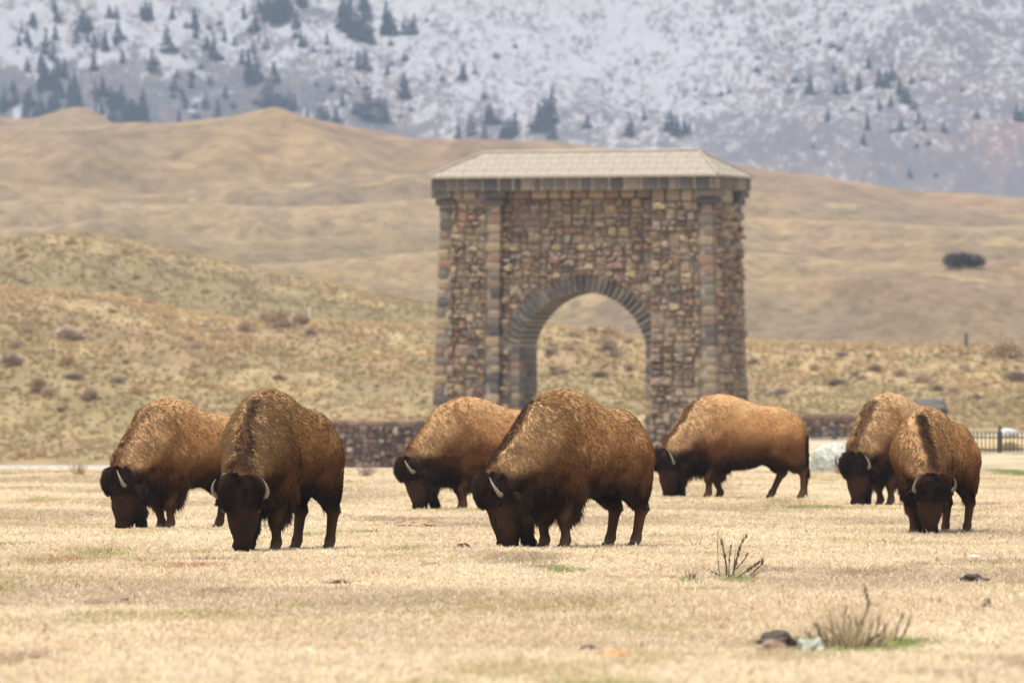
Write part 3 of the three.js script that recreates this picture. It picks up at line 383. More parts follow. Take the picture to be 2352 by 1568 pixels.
// ---------------------------------------------------------------- bison
// smooth surface of a signed distance field on a grid (surface nets)
function surfaceNet(sdf, lo, hi, cell) {
  const n = [0, 1, 2].map(k => Math.ceil((hi[k] - lo[k]) / cell) + 1), [nx, ny, nz] = n, F = new Float32Array(nx * ny * nz);
  const at = (i, j, k) => i + nx * (j + ny * k);
  for (let k = 0; k < nz; k++) for (let j = 0; j < ny; j++) for (let i = 0; i < nx;) { const v = sdf(lo[0] + i * cell, lo[1] + j * cell, lo[2] + k * cell); F[at(i, j, k)] = v; i++; let skip = Math.min(nx - i, Math.floor((Math.abs(v) - 0.12) / cell)); while (skip-- > 0) F[at(i++, j, k)] = v; }
  const id = new Int32Array(nx * ny * nz).fill(-1), P = [], I = [];
  for (let k = 0; k < nz - 1; k++) for (let j = 0; j < ny - 1; j++) for (let i = 0; i < nx - 1; i++) {
    let c = 0, sx = 0, sy = 0, sz = 0; const f = []; for (let q = 0; q < 8; q++) f.push(F[at(i + (q & 1), j + (q >> 1 & 1), k + (q >> 2))]);
    for (let a = 0; a < 8; a++) for (const bit of [1, 2, 4]) if (!(a & bit)) { const b = a | bit; if ((f[a] < 0) !== (f[b] < 0)) { const t = f[a] / (f[a] - f[b]); sx += (a & 1) + (bit === 1 ? t : 0); sy += (a >> 1 & 1) + (bit === 2 ? t : 0); sz += (a >> 2) + (bit === 4 ? t : 0); c++; } }
    if (c) { id[at(i, j, k)] = P.length / 3; P.push(lo[0] + (i + sx / c) * cell, lo[1] + (j + sy / c) * cell, lo[2] + (k + sz / c) * cell); }
  }
  const quad = (a, b, c, d, fl) => { if (a < 0 || b < 0 || c < 0 || d < 0) return; if (fl) I.push(a, c, b, a, d, c); else I.push(a, b, c, a, c, d); };
  for (let k = 1; k < nz - 1; k++) for (let j = 1; j < ny - 1; j++) for (let i = 1; i < nx - 1; i++) { const a = F[at(i, j, k)] < 0;
    if (a !== F[at(i + 1, j, k)] < 0) quad(id[at(i, j - 1, k - 1)], id[at(i, j, k - 1)], id[at(i, j, k)], id[at(i, j - 1, k)], !a);
    if (a !== F[at(i, j + 1, k)] < 0) quad(id[at(i - 1, j, k - 1)], id[at(i - 1, j, k)], id[at(i, j, k)], id[at(i, j, k - 1)], !a);
    if (a !== F[at(i, j, k + 1)] < 0) quad(id[at(i - 1, j - 1, k)], id[at(i, j - 1, k)], id[at(i, j, k)], id[at(i - 1, j, k)], !a); }
  const g = new THREE.BufferGeometry(); g.setAttribute('position', new THREE.Float32BufferAttribute(P, 3)); g.setIndex(I); g.computeVertexNormals(); return g;
}
const V3 = (x, y, z) => new THREE.Vector3(x, y, z);
// one strand lock: a bent three-sided spike of length 1 along +y, bending towards +z
const lockGeo = (() => { const V = [], I = [], rings = [[0, 1, 0], [0.45, 0.85, 0.5]]; for (const [y, r, b] of rings) for (let k = 0; k < 3; k++) { const a = k / 3 * 2 * Math.PI; V.push(Math.cos(a) * r, y, Math.sin(a) * r * 1 + b); } V.push(0, 1, 2.2); for (let k = 0; k < 3; k++) { const n = (k + 1) % 3; I.push(k, k + 3, n, n, k + 3, n + 3, k + 3, 6, n + 3); } const g = new THREE.BufferGeometry(); g.setAttribute('position', new THREE.Float32BufferAttribute(V, 3)); g.setIndex(I); g.computeVertexNormals(); return g; })();
const hairMat = new THREE.MeshPhysicalMaterial({ color: 0xffffff, roughness: 0.9, side: THREE.DoubleSide, transmission: 0.3, thickness: 0, specularIntensity: 0.3 });
const skinMat = new THREE.MeshPhysicalMaterial({ vertexColors: true, roughness: 1, specularIntensity: 0.15 });
const hornMat = new THREE.MeshStandardMaterial({ vertexColors: true, roughness: 0.45 });
const eyeMat = std(0.012, 0.008, 0.006, 0.12), noseMat = std(0.012, 0.011, 0.011, 0.4);
const DARK = [0.028, 0.016, 0.012], BROWN = [0.165, 0.074, 0.032], TAN = [0.48, 0.256, 0.11], PALE = [0.68, 0.445, 0.235], LEG = [0.115, 0.063, 0.035], CREST = [0.10, 0.05, 0.025];

function bison(cfg) {
  const R = rng(cfg.seed), S = cfg.scale;
  const root = thing('bison', cfg.label, 'bison', [PX(cfg.px, cfg.d), groundH(PX(cfg.px, cfg.d), cfg.d) - 0.01, -cfg.d], Math.PI + cfg.turn * Math.PI / 180, 'bison grazing on the dry meadow');
  root.scale.setScalar(S);
  // joints
  const ny = (cfg.neck ?? 0) * Math.PI / 180, hy = (cfg.head ?? 0) * Math.PI / 180, beta = (cfg.pitch ?? 12) * Math.PI / 180;
  const reach = cfg.reach ?? 0.70, L = 0.585 * (cfg.headSize ?? 1.1), poll = V3(0.32 + reach * Math.cos(ny), L * Math.cos(beta) + (cfg.lift ?? 0.03), -reach * Math.sin(ny));
  // head axes: a runs down the face, f out of the forehead, s to the side
  const yaw = -hy, fx = V3(Math.cos(yaw), 0, Math.sin(yaw)), sx = V3(-Math.sin(yaw), 0, Math.cos(yaw));
  const ax = fx.clone().multiplyScalar(-Math.sin(beta)).add(V3(0, -Math.cos(beta), 0)), ff = fx.clone().multiplyScalar(Math.cos(beta)).add(V3(0, -Math.sin(beta), 0));
  const HS = cfg.headSize ?? 1.1, H = (a, f, s) => poll.clone().addScaledVector(ax, a * HS).addScaledVector(ff, f * HS).addScaledVector(sx, s * HS);
  const prims = [];
  const E = (c, r, k = 0.1, head = false) => { const c0 = c; if (head) { c = c.map(v => v * HS); r = r.map(v => v * HS); } const R2 = Math.max(...r); prims.push({ e: 1, c: head ? null : c, hc: head ? c : null, r, k, bc: head ? H(...c0) : V3(...c), br: R2 }); };
  const C = (a, b, ra, rb, k = 0.08) => { const A = Array.isArray(a) ? V3(...a) : a, B = Array.isArray(b) ? V3(...b) : b; prims.push({ a: A, d: B.clone().sub(A), l2: A.distanceToSquared(B), ra, rb, k, bc: A.clone().add(B).multiplyScalar(0.5), br: A.distanceTo(B) / 2 + Math.max(ra, rb) }); };
  const bl = cfg.barrel ?? 1;
  E([-0.52, 1.04, 0], [0.84, 0.42, 0.35 * bl], 0.1);            // barrel
  E([-0.30, 0.90 - (cfg.belly ?? 0), 0], [0.56, 0.31, 0.33 * bl], 0.1);            // belly
  E([0.02, 1.08, 0], [0.50, 0.56, 0.335], 0.12);                 // shoulders
  E([-0.02, 1.26, 0], [0.62, 0.435, (cfg.hump ?? 0.225)], 0.14);               // hump
  E([-1.03, 1.10, 0], [0.42, 0.36, 0.275], 0.12); C([-0.15, 1.42, 0], [-0.98, 1.26, 0], 0.22, 0.20, 0.16);                // rump
  E([-1.12, 0.93, 0.14], [0.27, 0.34, 0.155], 0.1); E([-1.12, 0.93, -0.14], [0.27, 0.34, 0.155], 0.1);
  E([0.24, 0.78, 0], [0.34, 0.34, 0.25], 0.12);                 // brisket
  const nb = V3(0.30, 1.10, 0), nm = nb.clone().lerp(poll, 0.55);
  C(nb, nm, 0.33, 0.225, 0.14); C(nm, H(0.03, -0.15, 0), 0.225, 0.17, 0.09);
  const cm = nb.clone().lerp(poll, 0.34).setY(1.13); C([0.33, 1.36, 0], cm, 0.17, 0.15, 0.12); C(cm, H(-0.04, -0.08, 0), 0.15, 0.13, 0.1);   // crest
  C([0.32, 0.80, 0], H(0.30, -0.28, 0), 0.18, 0.09, 0.12);      // throat
  // head
  E([0.06, -0.10, 0], [0.19, 0.17, 0.18], 0.07, true); E([0.02, -0.02, 0], [0.14, 0.12, 0.16], 0.07, true);
  E([0.25, -0.12, 0], [0.25, 0.14, 0.145], 0.06, true); E([0.27, -0.22, 0], [0.19, 0.13, 0.13], 0.06, true);
  C(H(0.34, -0.115, 0), H(0.53, -0.105, 0), 0.112, 0.094, 0.05); E([0.545, -0.10, 0], [0.05, 0.09, 0.108], 0.03, true);
  C(H(0.36, -0.24, 0), H(0.54, -0.17, 0), 0.085, 0.055, 0.05);
  C(H(0.40, -0.29, 0), H(0.53, -0.34, 0), 0.06, 0.03, 0.05);    // beard root
  E([0.18, -0.055, 0.125], [0.05, 0.05, 0.04], 0.03, true); E([0.18, -0.055, -0.125], [0.05, 0.05, 0.04], 0.03, true);
  // legs
  const lf = cfg.legs ?? [0.05, -0.06, 0.1, -0.12], hooves = [];
  for (const [i, z] of [[0, -1], [1, 1]]) { const o = lf[i], kn = V3(0.10 + o * 0.55, 0.37, z * 0.15), ft = V3(0.05 + o, 0.12, z * 0.14);
    C([0.06, 0.92, z * 0.20], [0.02 + o * 0.1, 0.64, z * 0.19], 0.19, 0.125, 0.1); C([0.02 + o * 0.1, 0.64, z * 0.19], kn, 0.12, 0.072, 0.05); C(kn, ft, 0.062, 0.047, 0.04); C(ft, [0.09 + o, 0.05, z * 0.14], 0.052, 0.056, 0.03); hooves.push([0.10 + o, z * 0.14]); E([kn.x + 0.012, kn.y, kn.z], [0.068, 0.085, 0.066], 0.03); E([ft.x + 0.01, ft.y - 0.01, ft.z], [0.060, 0.055, 0.055], 0.02);
    C([0.03 + o * 0.1, 0.66, z * 0.19], [-0.01 + o * 0.4, 0.40, z * 0.17], 0.115, 0.075, 0.06); }
  for (const [i, z] of [[2, -1], [3, 1]]) { const o = lf[i], hk = V3(-1.22 + o * 0.7, 0.44, z * 0.16), ft = V3(-1.14 + o, 0.13, z * 0.15), st = V3(-0.88 + o * 0.35, 0.72, z * 0.20);
    C([-1.04, 1.02, z * 0.14], st, 0.21, 0.13, 0.1); C(st, hk, 0.12, 0.066, 0.06); C([-1.24, 0.95, z * 0.13], [-1.22 + o * 0.5, 0.62, z * 0.17], 0.16, 0.09, 0.08); C(hk, ft, 0.064, 0.048, 0.04); C(ft, [-1.09 + o, 0.05, z * 0.15], 0.052, 0.056, 0.03); hooves.push([-1.08 + o, z * 0.15]); E([hk.x - 0.025, hk.y + 0.015, hk.z], [0.075, 0.095, 0.062], 0.03); E([ft.x + 0.01, ft.y - 0.01, ft.z], [0.060, 0.055, 0.055], 0.02); }
  // tail
  C([-1.40, 1.20, 0], [-1.465, 1.0, 0.01], 0.045, 0.038, 0.05); C([-1.465, 1.0, 0.01], [-1.46, 0.62, 0.02], 0.038, 0.03, 0.03);
  const P = poll, hx = [ax, ff, sx];
  const sdf = (x, y, z) => {
    let d = 9;
    for (const p of prims) {
      const dx = x - p.bc.x, dy = y - p.bc.y, dz = z - p.bc.z, far = Math.sqrt(dx * dx + dy * dy + dz * dz) - p.br; if (far > d + p.k && far > 0) continue;
      let v;
      if (p.e) { let qx, qy, qz; if (p.hc) { const ux = x - P.x, uy = y - P.y, uz = z - P.z; qx = ux * ax.x + uy * ax.y + uz * ax.z - p.hc[0]; qy = ux * ff.x + uy * ff.y + uz * ff.z - p.hc[1]; qz = ux * sx.x + uy * sx.y + uz * sx.z - p.hc[2]; } else { qx = x - p.c[0]; qy = y - p.c[1]; qz = z - p.c[2]; }
        const [a, b, c] = p.r, k0 = Math.hypot(qx / a, qy / b, qz / c), k1 = Math.hypot(qx / (a * a), qy / (b * b), qz / (c * c)); v = k1 < 1e-6 ? -Math.min(a, b, c) : k0 * (k0 - 1) / k1; }
      else { const ux = x - p.a.x, uy = y - p.a.y, uz = z - p.a.z, t = clamp((ux * p.d.x + uy * p.d.y + uz * p.d.z) / p.l2); v = Math.hypot(ux - p.d.x * t, uy - p.d.y * t, uz - p.d.z * t) - lerp(p.ra, p.rb, t); }
      const h = Math.max(p.k - Math.abs(d - v), 0) / p.k; d = Math.min(d, v) - h * h * p.k * 0.25;
    }
    if (d < 0.1 && d > -0.1) { if (y > 0.45) d += 0.007 * noise3(x * 7, y * 7, z * 7) + 0.002 * noise3(x * 21, y * 21, z * 21); d = Math.max(d, 0.004 - y); }
    return d;
  };
  const zr = Math.max(0.55, Math.abs(poll.z) + 0.4), body = surfaceNet(sdf, [-1.68, -0.03, -zr], [1.25, 1.82, zr], cfg.cell ?? 0.022);
  // coat colours: tan back, dark head, chaps, belly and legs; mane and cape with broken edges
  const headS = (x, y, z) => { const ux = x - P.x, uy = y - P.y, uz = z - P.z; return [(ux * ax.x + uy * ax.y + uz * ax.z) / HS, (ux * ff.x + uy * ff.y + uz * ff.z) / HS, (ux * sx.x + uy * sx.y + uz * sx.z) / HS]; };
  const neckDir = poll.clone().sub(nb).setY(0).normalize();
  const coat = (x, y, z) => {
    const n = 0.6 * noise3(x * 4 + cfg.seed, y * 4, z * 4) + 0.4 * noise3(x * 11, y * 11 + cfg.seed, z * 11), m = noise3(x * 2.2, y * 2.2 + cfg.seed * 3, z * 2.2);
    const [a, f, s] = headS(x, y, z), along = (x - nb.x) * neckDir.x + (z - nb.z) * neckDir.z, off = Math.abs(-(x - nb.x) * neckDir.z + (z - nb.z) * neckDir.x);
    let c = BROWN;
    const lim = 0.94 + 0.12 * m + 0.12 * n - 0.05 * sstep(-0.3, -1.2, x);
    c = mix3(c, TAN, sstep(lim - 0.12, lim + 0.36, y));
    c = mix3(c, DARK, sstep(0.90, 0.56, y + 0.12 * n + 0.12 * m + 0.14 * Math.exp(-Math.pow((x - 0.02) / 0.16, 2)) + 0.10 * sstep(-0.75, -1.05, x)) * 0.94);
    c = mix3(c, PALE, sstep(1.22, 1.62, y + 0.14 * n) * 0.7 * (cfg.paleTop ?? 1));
    if (along > -0.12) { // cape beside the mane, then the dark mane along the top of the neck
      const t = clamp(along / reach), mid = lerp(1.42, 0.80, t);
      const cape = sstep(0.03, 0.10, off + 0.03 * n) * sstep(mid - 0.42, mid - 0.16, y + 0.14 * n) * sstep(-0.12, 0.06, along + 0.06 * n) * sstep(1.0, 0.75, t + 0.15 * n); c = mix3(c, PALE, cape * 0.85 * (cfg.cape ?? 1));
      c = mix3(c, CREST, sstep(0.10, 0.045, off + 0.035 * n) * sstep(mid - 0.2, mid - 0.05, y) * sstep(0.0, 0.12, along) * (cfg.mane ?? 0.9));
    }
    const hd = sstep(-0.16, -0.02, a + 0.05 * n) * sstep(-0.50, -0.34, f + 0.05 * n) * sstep(0.36, 0.26, Math.abs(s)) * sstep(0.86, 0.76, y - 0.03);
    c = mix3(c, mix3(mix3([0.044, 0.027, 0.020], [0.092, 0.050, 0.033], sstep(-0.1, 0.6, n + 0.3) * 0.6), DARK, sstep(0.42, 0.56, a) * 0.9), hd);
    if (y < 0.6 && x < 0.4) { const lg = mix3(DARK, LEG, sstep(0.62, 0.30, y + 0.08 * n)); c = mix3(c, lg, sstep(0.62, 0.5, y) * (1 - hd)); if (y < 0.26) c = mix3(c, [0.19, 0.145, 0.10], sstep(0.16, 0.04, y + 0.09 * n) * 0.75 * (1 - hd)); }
    if (x < -1.44 && y < 1.15) c = mix3(c, DARK, sstep(1.15, 0.95, y + 0.1 * n) * 0.9);
    const k = cfg.tone ?? 1; return [c[0] * k, c[1] * k, c[2] * k];
  };
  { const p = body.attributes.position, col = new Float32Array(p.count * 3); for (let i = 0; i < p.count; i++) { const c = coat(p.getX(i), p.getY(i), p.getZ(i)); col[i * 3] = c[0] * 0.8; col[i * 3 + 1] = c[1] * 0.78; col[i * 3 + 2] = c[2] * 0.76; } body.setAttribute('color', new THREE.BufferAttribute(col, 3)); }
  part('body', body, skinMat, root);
  // horns
  for (const s of [-1, 1]) {
    const pts = [H(0.075, -0.10, s * 0.14), H(0.072, -0.085, s * 0.20), H(0.062, -0.06, s * 0.238), H(0.015, -0.03, s * 0.262), H(-0.05, -0.005, s * 0.254), H(-0.11, 0.005, s * 0.222)], cv = new THREE.CatmullRomCurve3(pts), g = new THREE.TubeGeometry(cv, 22, 1, 9, false), q = g.attributes.position, col = new Float32Array(q.count * 3);
    for (let i = 0; i < q.count; i++) { const r = Math.floor(i / 10), t = r / 22, c = cv.getPointAt(t), w = lerp(0.036, 0.0045, Math.pow(t, 1.05)) * (1 + 0.05 * Math.sin(t * 60) * (1 - t)); q.setXYZ(i, c.x + (q.getX(i) - c.x) * w, c.y + (q.getY(i) - c.y) * w, c.z + (q.getZ(i) - c.z) * w); const k = mix3(mix3([0.21, 0.182, 0.14], [0.31, 0.27, 0.21], 0.5 + 0.5 * noise2(t * 14, i, 9)), [0.20, 0.17, 0.14], sstep(0.75, 1, t)); col.set(k, i * 3); }
    g.setAttribute('color', new THREE.BufferAttribute(col, 3)); g.computeVertexNormals(); part('horn', g, hornMat, root);
    const e = new THREE.SphereGeometry(0.024, 12, 8); const ec = H(0.20, -0.055, s * 0.163); e.translate(ec.x, ec.y, ec.z); part('eye', e, eyeMat, root);
    const no = new THREE.SphereGeometry(0.022, 10, 6); no.scale(1, 1, 0.7); const nc = H(0.575, -0.055, s * 0.045); no.translate(nc.x, nc.y, nc.z); part('nostril', no, noseMat, root);
  }
  // ears: cupped leaves behind the horns
  const ears = [];
  for (const s of [-1, 1]) { const g = new THREE.SphereGeometry(1, 12, 10), q = g.attributes.position, b = H(0.10, -0.20, s * 0.14), dir = sx.clone().multiplyScalar(s * 0.85).addScaledVector(ax, 0.28).addScaledVector(ff, -0.28).normalize(), up = ax.clone().multiplyScalar(-1).addScaledVector(dir, ax.dot(dir)).normalize(), nn = dir.clone().cross(up), col = [];
    for (let i = 0; i < q.count; i++) { const l = q.getX(i) * 0.5 + 0.5, v = b.clone().addScaledVector(dir, l * 0.16).addScaledVector(up, q.getY(i) * 0.055 * (1 - 0.35 * l)).addScaledVector(nn, q.getZ(i) * 0.022 - 0.02 * q.getY(i) * q.getY(i)); q.setXYZ(i, v.x, v.y, v.z); col.push(0.026, 0.014, 0.010); }
    g.setAttribute('color', new THREE.Float32BufferAttribute(col, 3)); g.computeVertexNormals(); part('ear', g, skinMat, root); ears.push(g); }
  // cloven hooves
  for (const [x, z] of hooves) for (const s of [-1, 1]) { const g = new THREE.CylinderGeometry(0.026, 0.036, 0.075, 8, 1); g.scale(1.35, 1, 0.9); g.translate(x + 0.012, 0.036, z + s * 0.026); part('hoof', g, noseMat, root); }
  // hair
  const coatHair = [], longHair = []; const up = V3(0, 1, 0), m4 = new THREE.Matrix4(), q4 = new THREE.Quaternion();
  const lockM = (o, dir, len, wid, bendTo) => { const y = dir.clone().normalize(), z = bendTo.clone().addScaledVector(y, -bendTo.dot(y)); if (z.lengthSq() < 1e-6) z.set(y.z, y.x, y.y); z.normalize(); const x = y.clone().cross(z); return new THREE.Matrix4().makeBasis(x.multiplyScalar(wid), y.multiplyScalar(len), z.multiplyScalar(wid)).setPosition(o); };
  const pos = body.attributes.position, nor = body.attributes.normal, idx = body.index.array, nt = idx.length / 3, cum = new Float32Array(nt); let A = 0; const va = V3(), vb = V3(), vc = V3();
  for (let i = 0; i < nt; i++) { va.fromBufferAttribute(pos, idx[i * 3]); vb.fromBufferAttribute(pos, idx[i * 3 + 1]); vc.fromBufferAttribute(pos, idx[i * 3 + 2]); { const [a, f, s] = headS(va.x, va.y, va.z); A += vb.sub(va).cross(vc.sub(va)).length() / 2 * (a > -0.15 && a < 0.6 && f > -0.4 && f < 0.25 && Math.abs(s) < 0.28 && va.y < 0.95 ? 2.6 : 1); } cum[i] = A; }
  const EYES = [-1, 1].map(s => H(0.20, -0.055, s * 0.163)), total = Math.round((cfg.hair ?? 26000) * 1.25), down = V3(0, -1, 0);
  for (let k = 0; k < total; k++) {
    const t = R() * A; let a = 0, b = nt - 1; while (a < b) { const m = (a + b) >> 1; if (cum[m] < t) a = m + 1; else b = m; }
    let u = R(), v = R(); if (u + v > 1) { u = 1 - u; v = 1 - v; } const i0 = idx[a * 3], i1 = idx[a * 3 + 1], i2 = idx[a * 3 + 2], mixV = at => V3(at.getX(i0) * (1 - u - v) + at.getX(i1) * u + at.getX(i2) * v, at.getY(i0) * (1 - u - v) + at.getY(i1) * u + at.getY(i2) * v, at.getZ(i0) * (1 - u - v) + at.getZ(i1) * u + at.getZ(i2) * v);
    const o = mixV(pos), n = mixV(nor).normalize(), [ha, hf, hs] = headS(o.x, o.y, o.z), head = o.y < 0.95 && ha > -0.15 && ha < 0.62 && hf > -0.40 && hf < 0.25 && Math.abs(hs) < 0.28;
    if (head && Math.min(o.distanceTo(EYES[0]), o.distanceTo(EYES[1])) < 0.042) continue;
    let len = 0.046, wid = 0.0031, dir, lon = false, curl = 0.14;
    const ox = o.x + 0.3 * (R() - 0.5), oy = o.y + 0.12 * (R() - 0.5), back = V3(-0.6, -0.75, 0); let flow = back.clone().addScaledVector(n, -back.dot(n)); if (flow.lengthSq() > 0.01) flow.normalize(); const jit = V3(R() - 0.5, R() - 0.5, R() - 0.5);
    let lift = 0.36;
    if (head) { const fl = ax.clone().addScaledVector(n, -ax.dot(n)); flow = fl; if (ha < 0.14 && hf > -0.18) { len = 0.07; wid = 0.005; lift = 0.9; curl = 0.9; } else if (ha > 0.30 && hf < -0.26) { len = 0.12; lon = true; wid = 0.006; flow = V3(0, -1, 0).addScaledVector(ff, -0.35); lift = 0.25; } else if (hf < -0.2) { len = 0.05; } else { len = 0.03; lift = 0.4; wid = 0.004; curl = 0.5; if (ha > 0.47) { len = 0.016; } } }
    else if (ox > 0.1 && oy > 0.95) { len = 0.058; lift = 0.45; curl = 0.24; wid = 0.0034; }                                         // hump and neck wool
    else if (o.x > -0.20 && o.x < 0.24 && o.y < 0.74 && o.y > 0.28) { lon = true; len = (n.x < 0.35 ? 0.06 + 0.13 * R() * R() : 0.035) * (0.6 + 0.4 * sstep(0.25, 0.5, o.y)); wid = 0.0045; flow = V3(-0.3, -1, 0); lift = 0.25; }        // chaps
    else if (o.x >= 0.2 && o.y <= 0.86) { lon = o.y < 0.7; len = lon ? 0.05 + 0.10 * R() : 0.05; wid = 0.0045; flow = V3(-0.25, -1, 0); lift = 0.35; }                 // throat and brisket
    else if (o.x < -1.44) { lon = o.y < 0.8; len = lon ? 0.08 : 0.04; wid = 0.0045; flow = V3(-0.1, -1, 0); lift = 0.25; }
    else if (oy < 0.68 && o.y > 0.45) { len = 0.05; lift = 0.3; flow = V3(-0.3, -1, 0); }
    else if (o.y <= 0.45) { len = 0.022; lift = 0.25; wid = 0.0042; if (o.y < 0.07) continue; }
    len *= 0.7 + 0.6 * R();
    const cl = noise3(o.x * 26 + 5, o.y * 9, o.z * 26), c2 = noise3(o.x * 26, o.y * 9 + 9, o.z * 26 + 4);                            // hair parts into clumps
    dir = flow.clone().addScaledVector(n, lift).addScaledVector(jit, 0.34).add(V3(cl * curl * 0.6, c2 * curl * 0.6, cl * c2 * curl)); if (dir.dot(n) < 0.08) dir.addScaledVector(n, 0.12 - dir.dot(n));
    const c = coat(o.x, o.y, o.z), g = 0.62 + 0.85 * R() * R() + 0.16 * noise3(o.x * 14, o.y * 9, o.z * 14) + 0.13 * noise3(o.x * 48, o.y * 20, o.z * 48) + 0.04 * cl; 
    (lon ? longHair : coatHair).push([lockM(o.addScaledVector(n, -0.008), dir, len, wid * (0.8 + 0.5 * R()), lon ? down : n.clone().negate().addScaledVector(flow, 0.4)), c.map((q, j) => q * g * (j === 2 ? 0.96 : 1))]);
  }
  // fringe of the ears, beard and tail switch
  const extra = (o, dir, len, wid, c) => longHair.push([lockM(o, dir, len, wid, down), c.map(q => q * (0.7 + 0.6 * R()))]);
  for (const g of ears) for (let k = 0; k < 420; k++) { const i = Math.floor(R() * g.attributes.position.count), o = V3().fromBufferAttribute(g.attributes.position, i); extra(o, V3(R() - 0.5, -0.5 - R(), R() - 0.5).add(V3().fromBufferAttribute(g.attributes.normal, i).multiplyScalar(0.7)), 0.03 + 0.03 * R(), 0.005, [0.04, 0.02, 0.013]); }
  for (let k = 0; k < 460; k++) { const o = H(0.38 + 0.15 * R(), -0.26 - 0.08 * R(), (R() - 0.5) * 0.12); extra(o, V3((R() - 0.5) * 0.5, -1, (R() - 0.5) * 0.5).addScaledVector(ff, -0.25), Math.min(0.2, Math.max(0.03, o.y * 0.9)) * (0.6 + 0.4 * R()), 0.0045, DARK); }
  for (let k = 0; k < 260; k++) { const y = 0.55 + 0.3 * R(); extra(V3(-1.465 + (R() - 0.5) * 0.05, y, 0.02 + (R() - 0.5) * 0.05), V3((R() - 0.5) * 0.35 - 0.05, -1, (R() - 0.5) * 0.35), 0.10 + 0.14 * R(), 0.0045, DARK); }
  for (const [name, list] of [['coat', coatHair], ['long_hair', longHair]]) { const m = new THREE.InstancedMesh(lockGeo, hairMat, list.length); const c = new THREE.Color(); list.forEach(([mt, col], i) => { m.setMatrixAt(i, mt); m.setColorAt(i, c.setRGB(...col)); }); m.name = name; m.userData.kind = 'stuff'; m.castShadow = m.receiveShadow = true; root.add(m); }
  return root;
}
const HERD = [
  { seed: 3, tone: 1.05, px: 383, d: 105, scale: 0.955, turn: 48, neck: 2, head: -30, pitch: 2, legs: [0.02, -0.1, -0.02, 0.0], mane: 0.6, hair: 60000, label: 'leftmost bison, half hidden behind its neighbour, pale woolly cape on its neck' },
  { seed: 5, px: 612, d: 89, scale: 1.0, turn: 66, barrel: 0.92, neck: 14, head: 15, pitch: 8, legs: [0.0, 0.04, -0.10, 0.08], cape: 0.75, tone: 0.8, hair: 80000, cell: 0.02, label: 'reddish brown bison facing the camera, in front of the leftmost bison' },
  { seed: 7, tone: 1.05, px: 1071, d: 122, scale: 0.96, turn: 24, neck: 0, head: -12, pitch: 12, legs: [0.05, -0.05, 0.1, -0.1], cape: 0.8, mane: 0.15, hair: 50000, label: 'bison with its body hidden behind the large bison in front of the arch' },
  { seed: 9, px: 1283, d: 89, scale: 0.985, turn: 52, neck: -16, head: -38, pitch: 10, legs: [0.0, 0.0, -0.03, 0.03], hair: 90000, cell: 0.02, label: 'large golden brown bison seen side-on in front of the arch opening' },
  { seed: 11, tone: 1.05, hump: 0.2, px: 1648, d: 140, scale: 1.01, turn: 4, neck: 26, head: 30, pitch: 4, legs: [0.1, -0.12, -0.25, 0.22], belly: 0.09, hair: 40000, label: 'bison standing in full profile just right of the arch' },
  { seed: 13, px: 2040, d: 134, scale: 1.05, turn: 50, neck: 8, head: 6, pitch: 6, hair: 40000, paleTop: 1.7, label: 'bison with a pale hump tip, half hidden behind the rightmost bison' },
  { seed: 15, px: 2126, d: 100, scale: 0.89, turn: 66, neck: 42, head: 42, pitch: 8, legs: [0, 0, -0.02, 0.0], cape: 0.7, mane: 1, hair: 60000, label: 'rightmost bison, facing the camera with a dark stripe down its mane' },
];
HERD.forEach(bison);

// ---------------------------------------------------------------- shrubs and trees
function twig(pts, r0, r1) { const cv = new THREE.CatmullRomCurve3(pts), n = Math.max(4, pts.length * 2), g = new THREE.TubeGeometry(cv, n, 1, 5, false), q = g.attributes.position; for (let i = 0; i < q.count; i++) { const t = Math.floor(i / 6) / n, c = cv.getPointAt(Math.min(1, t)), w = lerp(r0, r1, t); q.setXYZ(i, c.x + (q.getX(i) - c.x) * w, c.y + (q.getY(i) - c.y) * w, c.z + (q.getZ(i) - c.z) * w); } return g; }
function wander(R, a, dir, len, n, wob) { const p = [a.clone()], d = dir.clone().normalize(); for (let i = 0; i < n; i++) { d.add(new THREE.Vector3(R() - 0.5, R() - 0.4, R() - 0.5).multiplyScalar(wob)).normalize(); p.push(p[p.length - 1].clone().addScaledVector(d, len / n)); } return p; }
function stemWithShoots(R, pts, r, shoots, sl) { const gs = [twig(pts, r, r * 0.45)]; const cv = new THREE.CatmullRomCurve3(pts); for (let k = 0; k < shoots; k++) { const t = 0.3 + 0.7 * R(), a = cv.getPointAt(t), d = cv.getTangentAt(t).add(new THREE.Vector3(R() - 0.5, R() - 0.2, R() - 0.5).multiplyScalar(1.5)); gs.push(twig(wander(R, a, d, sl * (0.3 + R()), 3, 0.5), r * 0.4, r * 0.12)); if (R() < 0.6) { const b = new THREE.IcosahedronGeometry(r * (0.7 + R()), 0); b.scale(1, 1.8, 1); b.translate(a.x, a.y, a.z); gs.push(b); } } return mergeGeometries(gs.map(g => { const h = g.index ? g.toNonIndexed() : g; h.deleteAttribute('uv'); return h; })); }
const bark = [std(0.085, 0.06, 0.05), std(0.12, 0.085, 0.065), std(0.16, 0.115, 0.08)], straw = [std(0.55, 0.42, 0.24), std(0.46, 0.34, 0.2), std(0.74, 0.60, 0.40)];
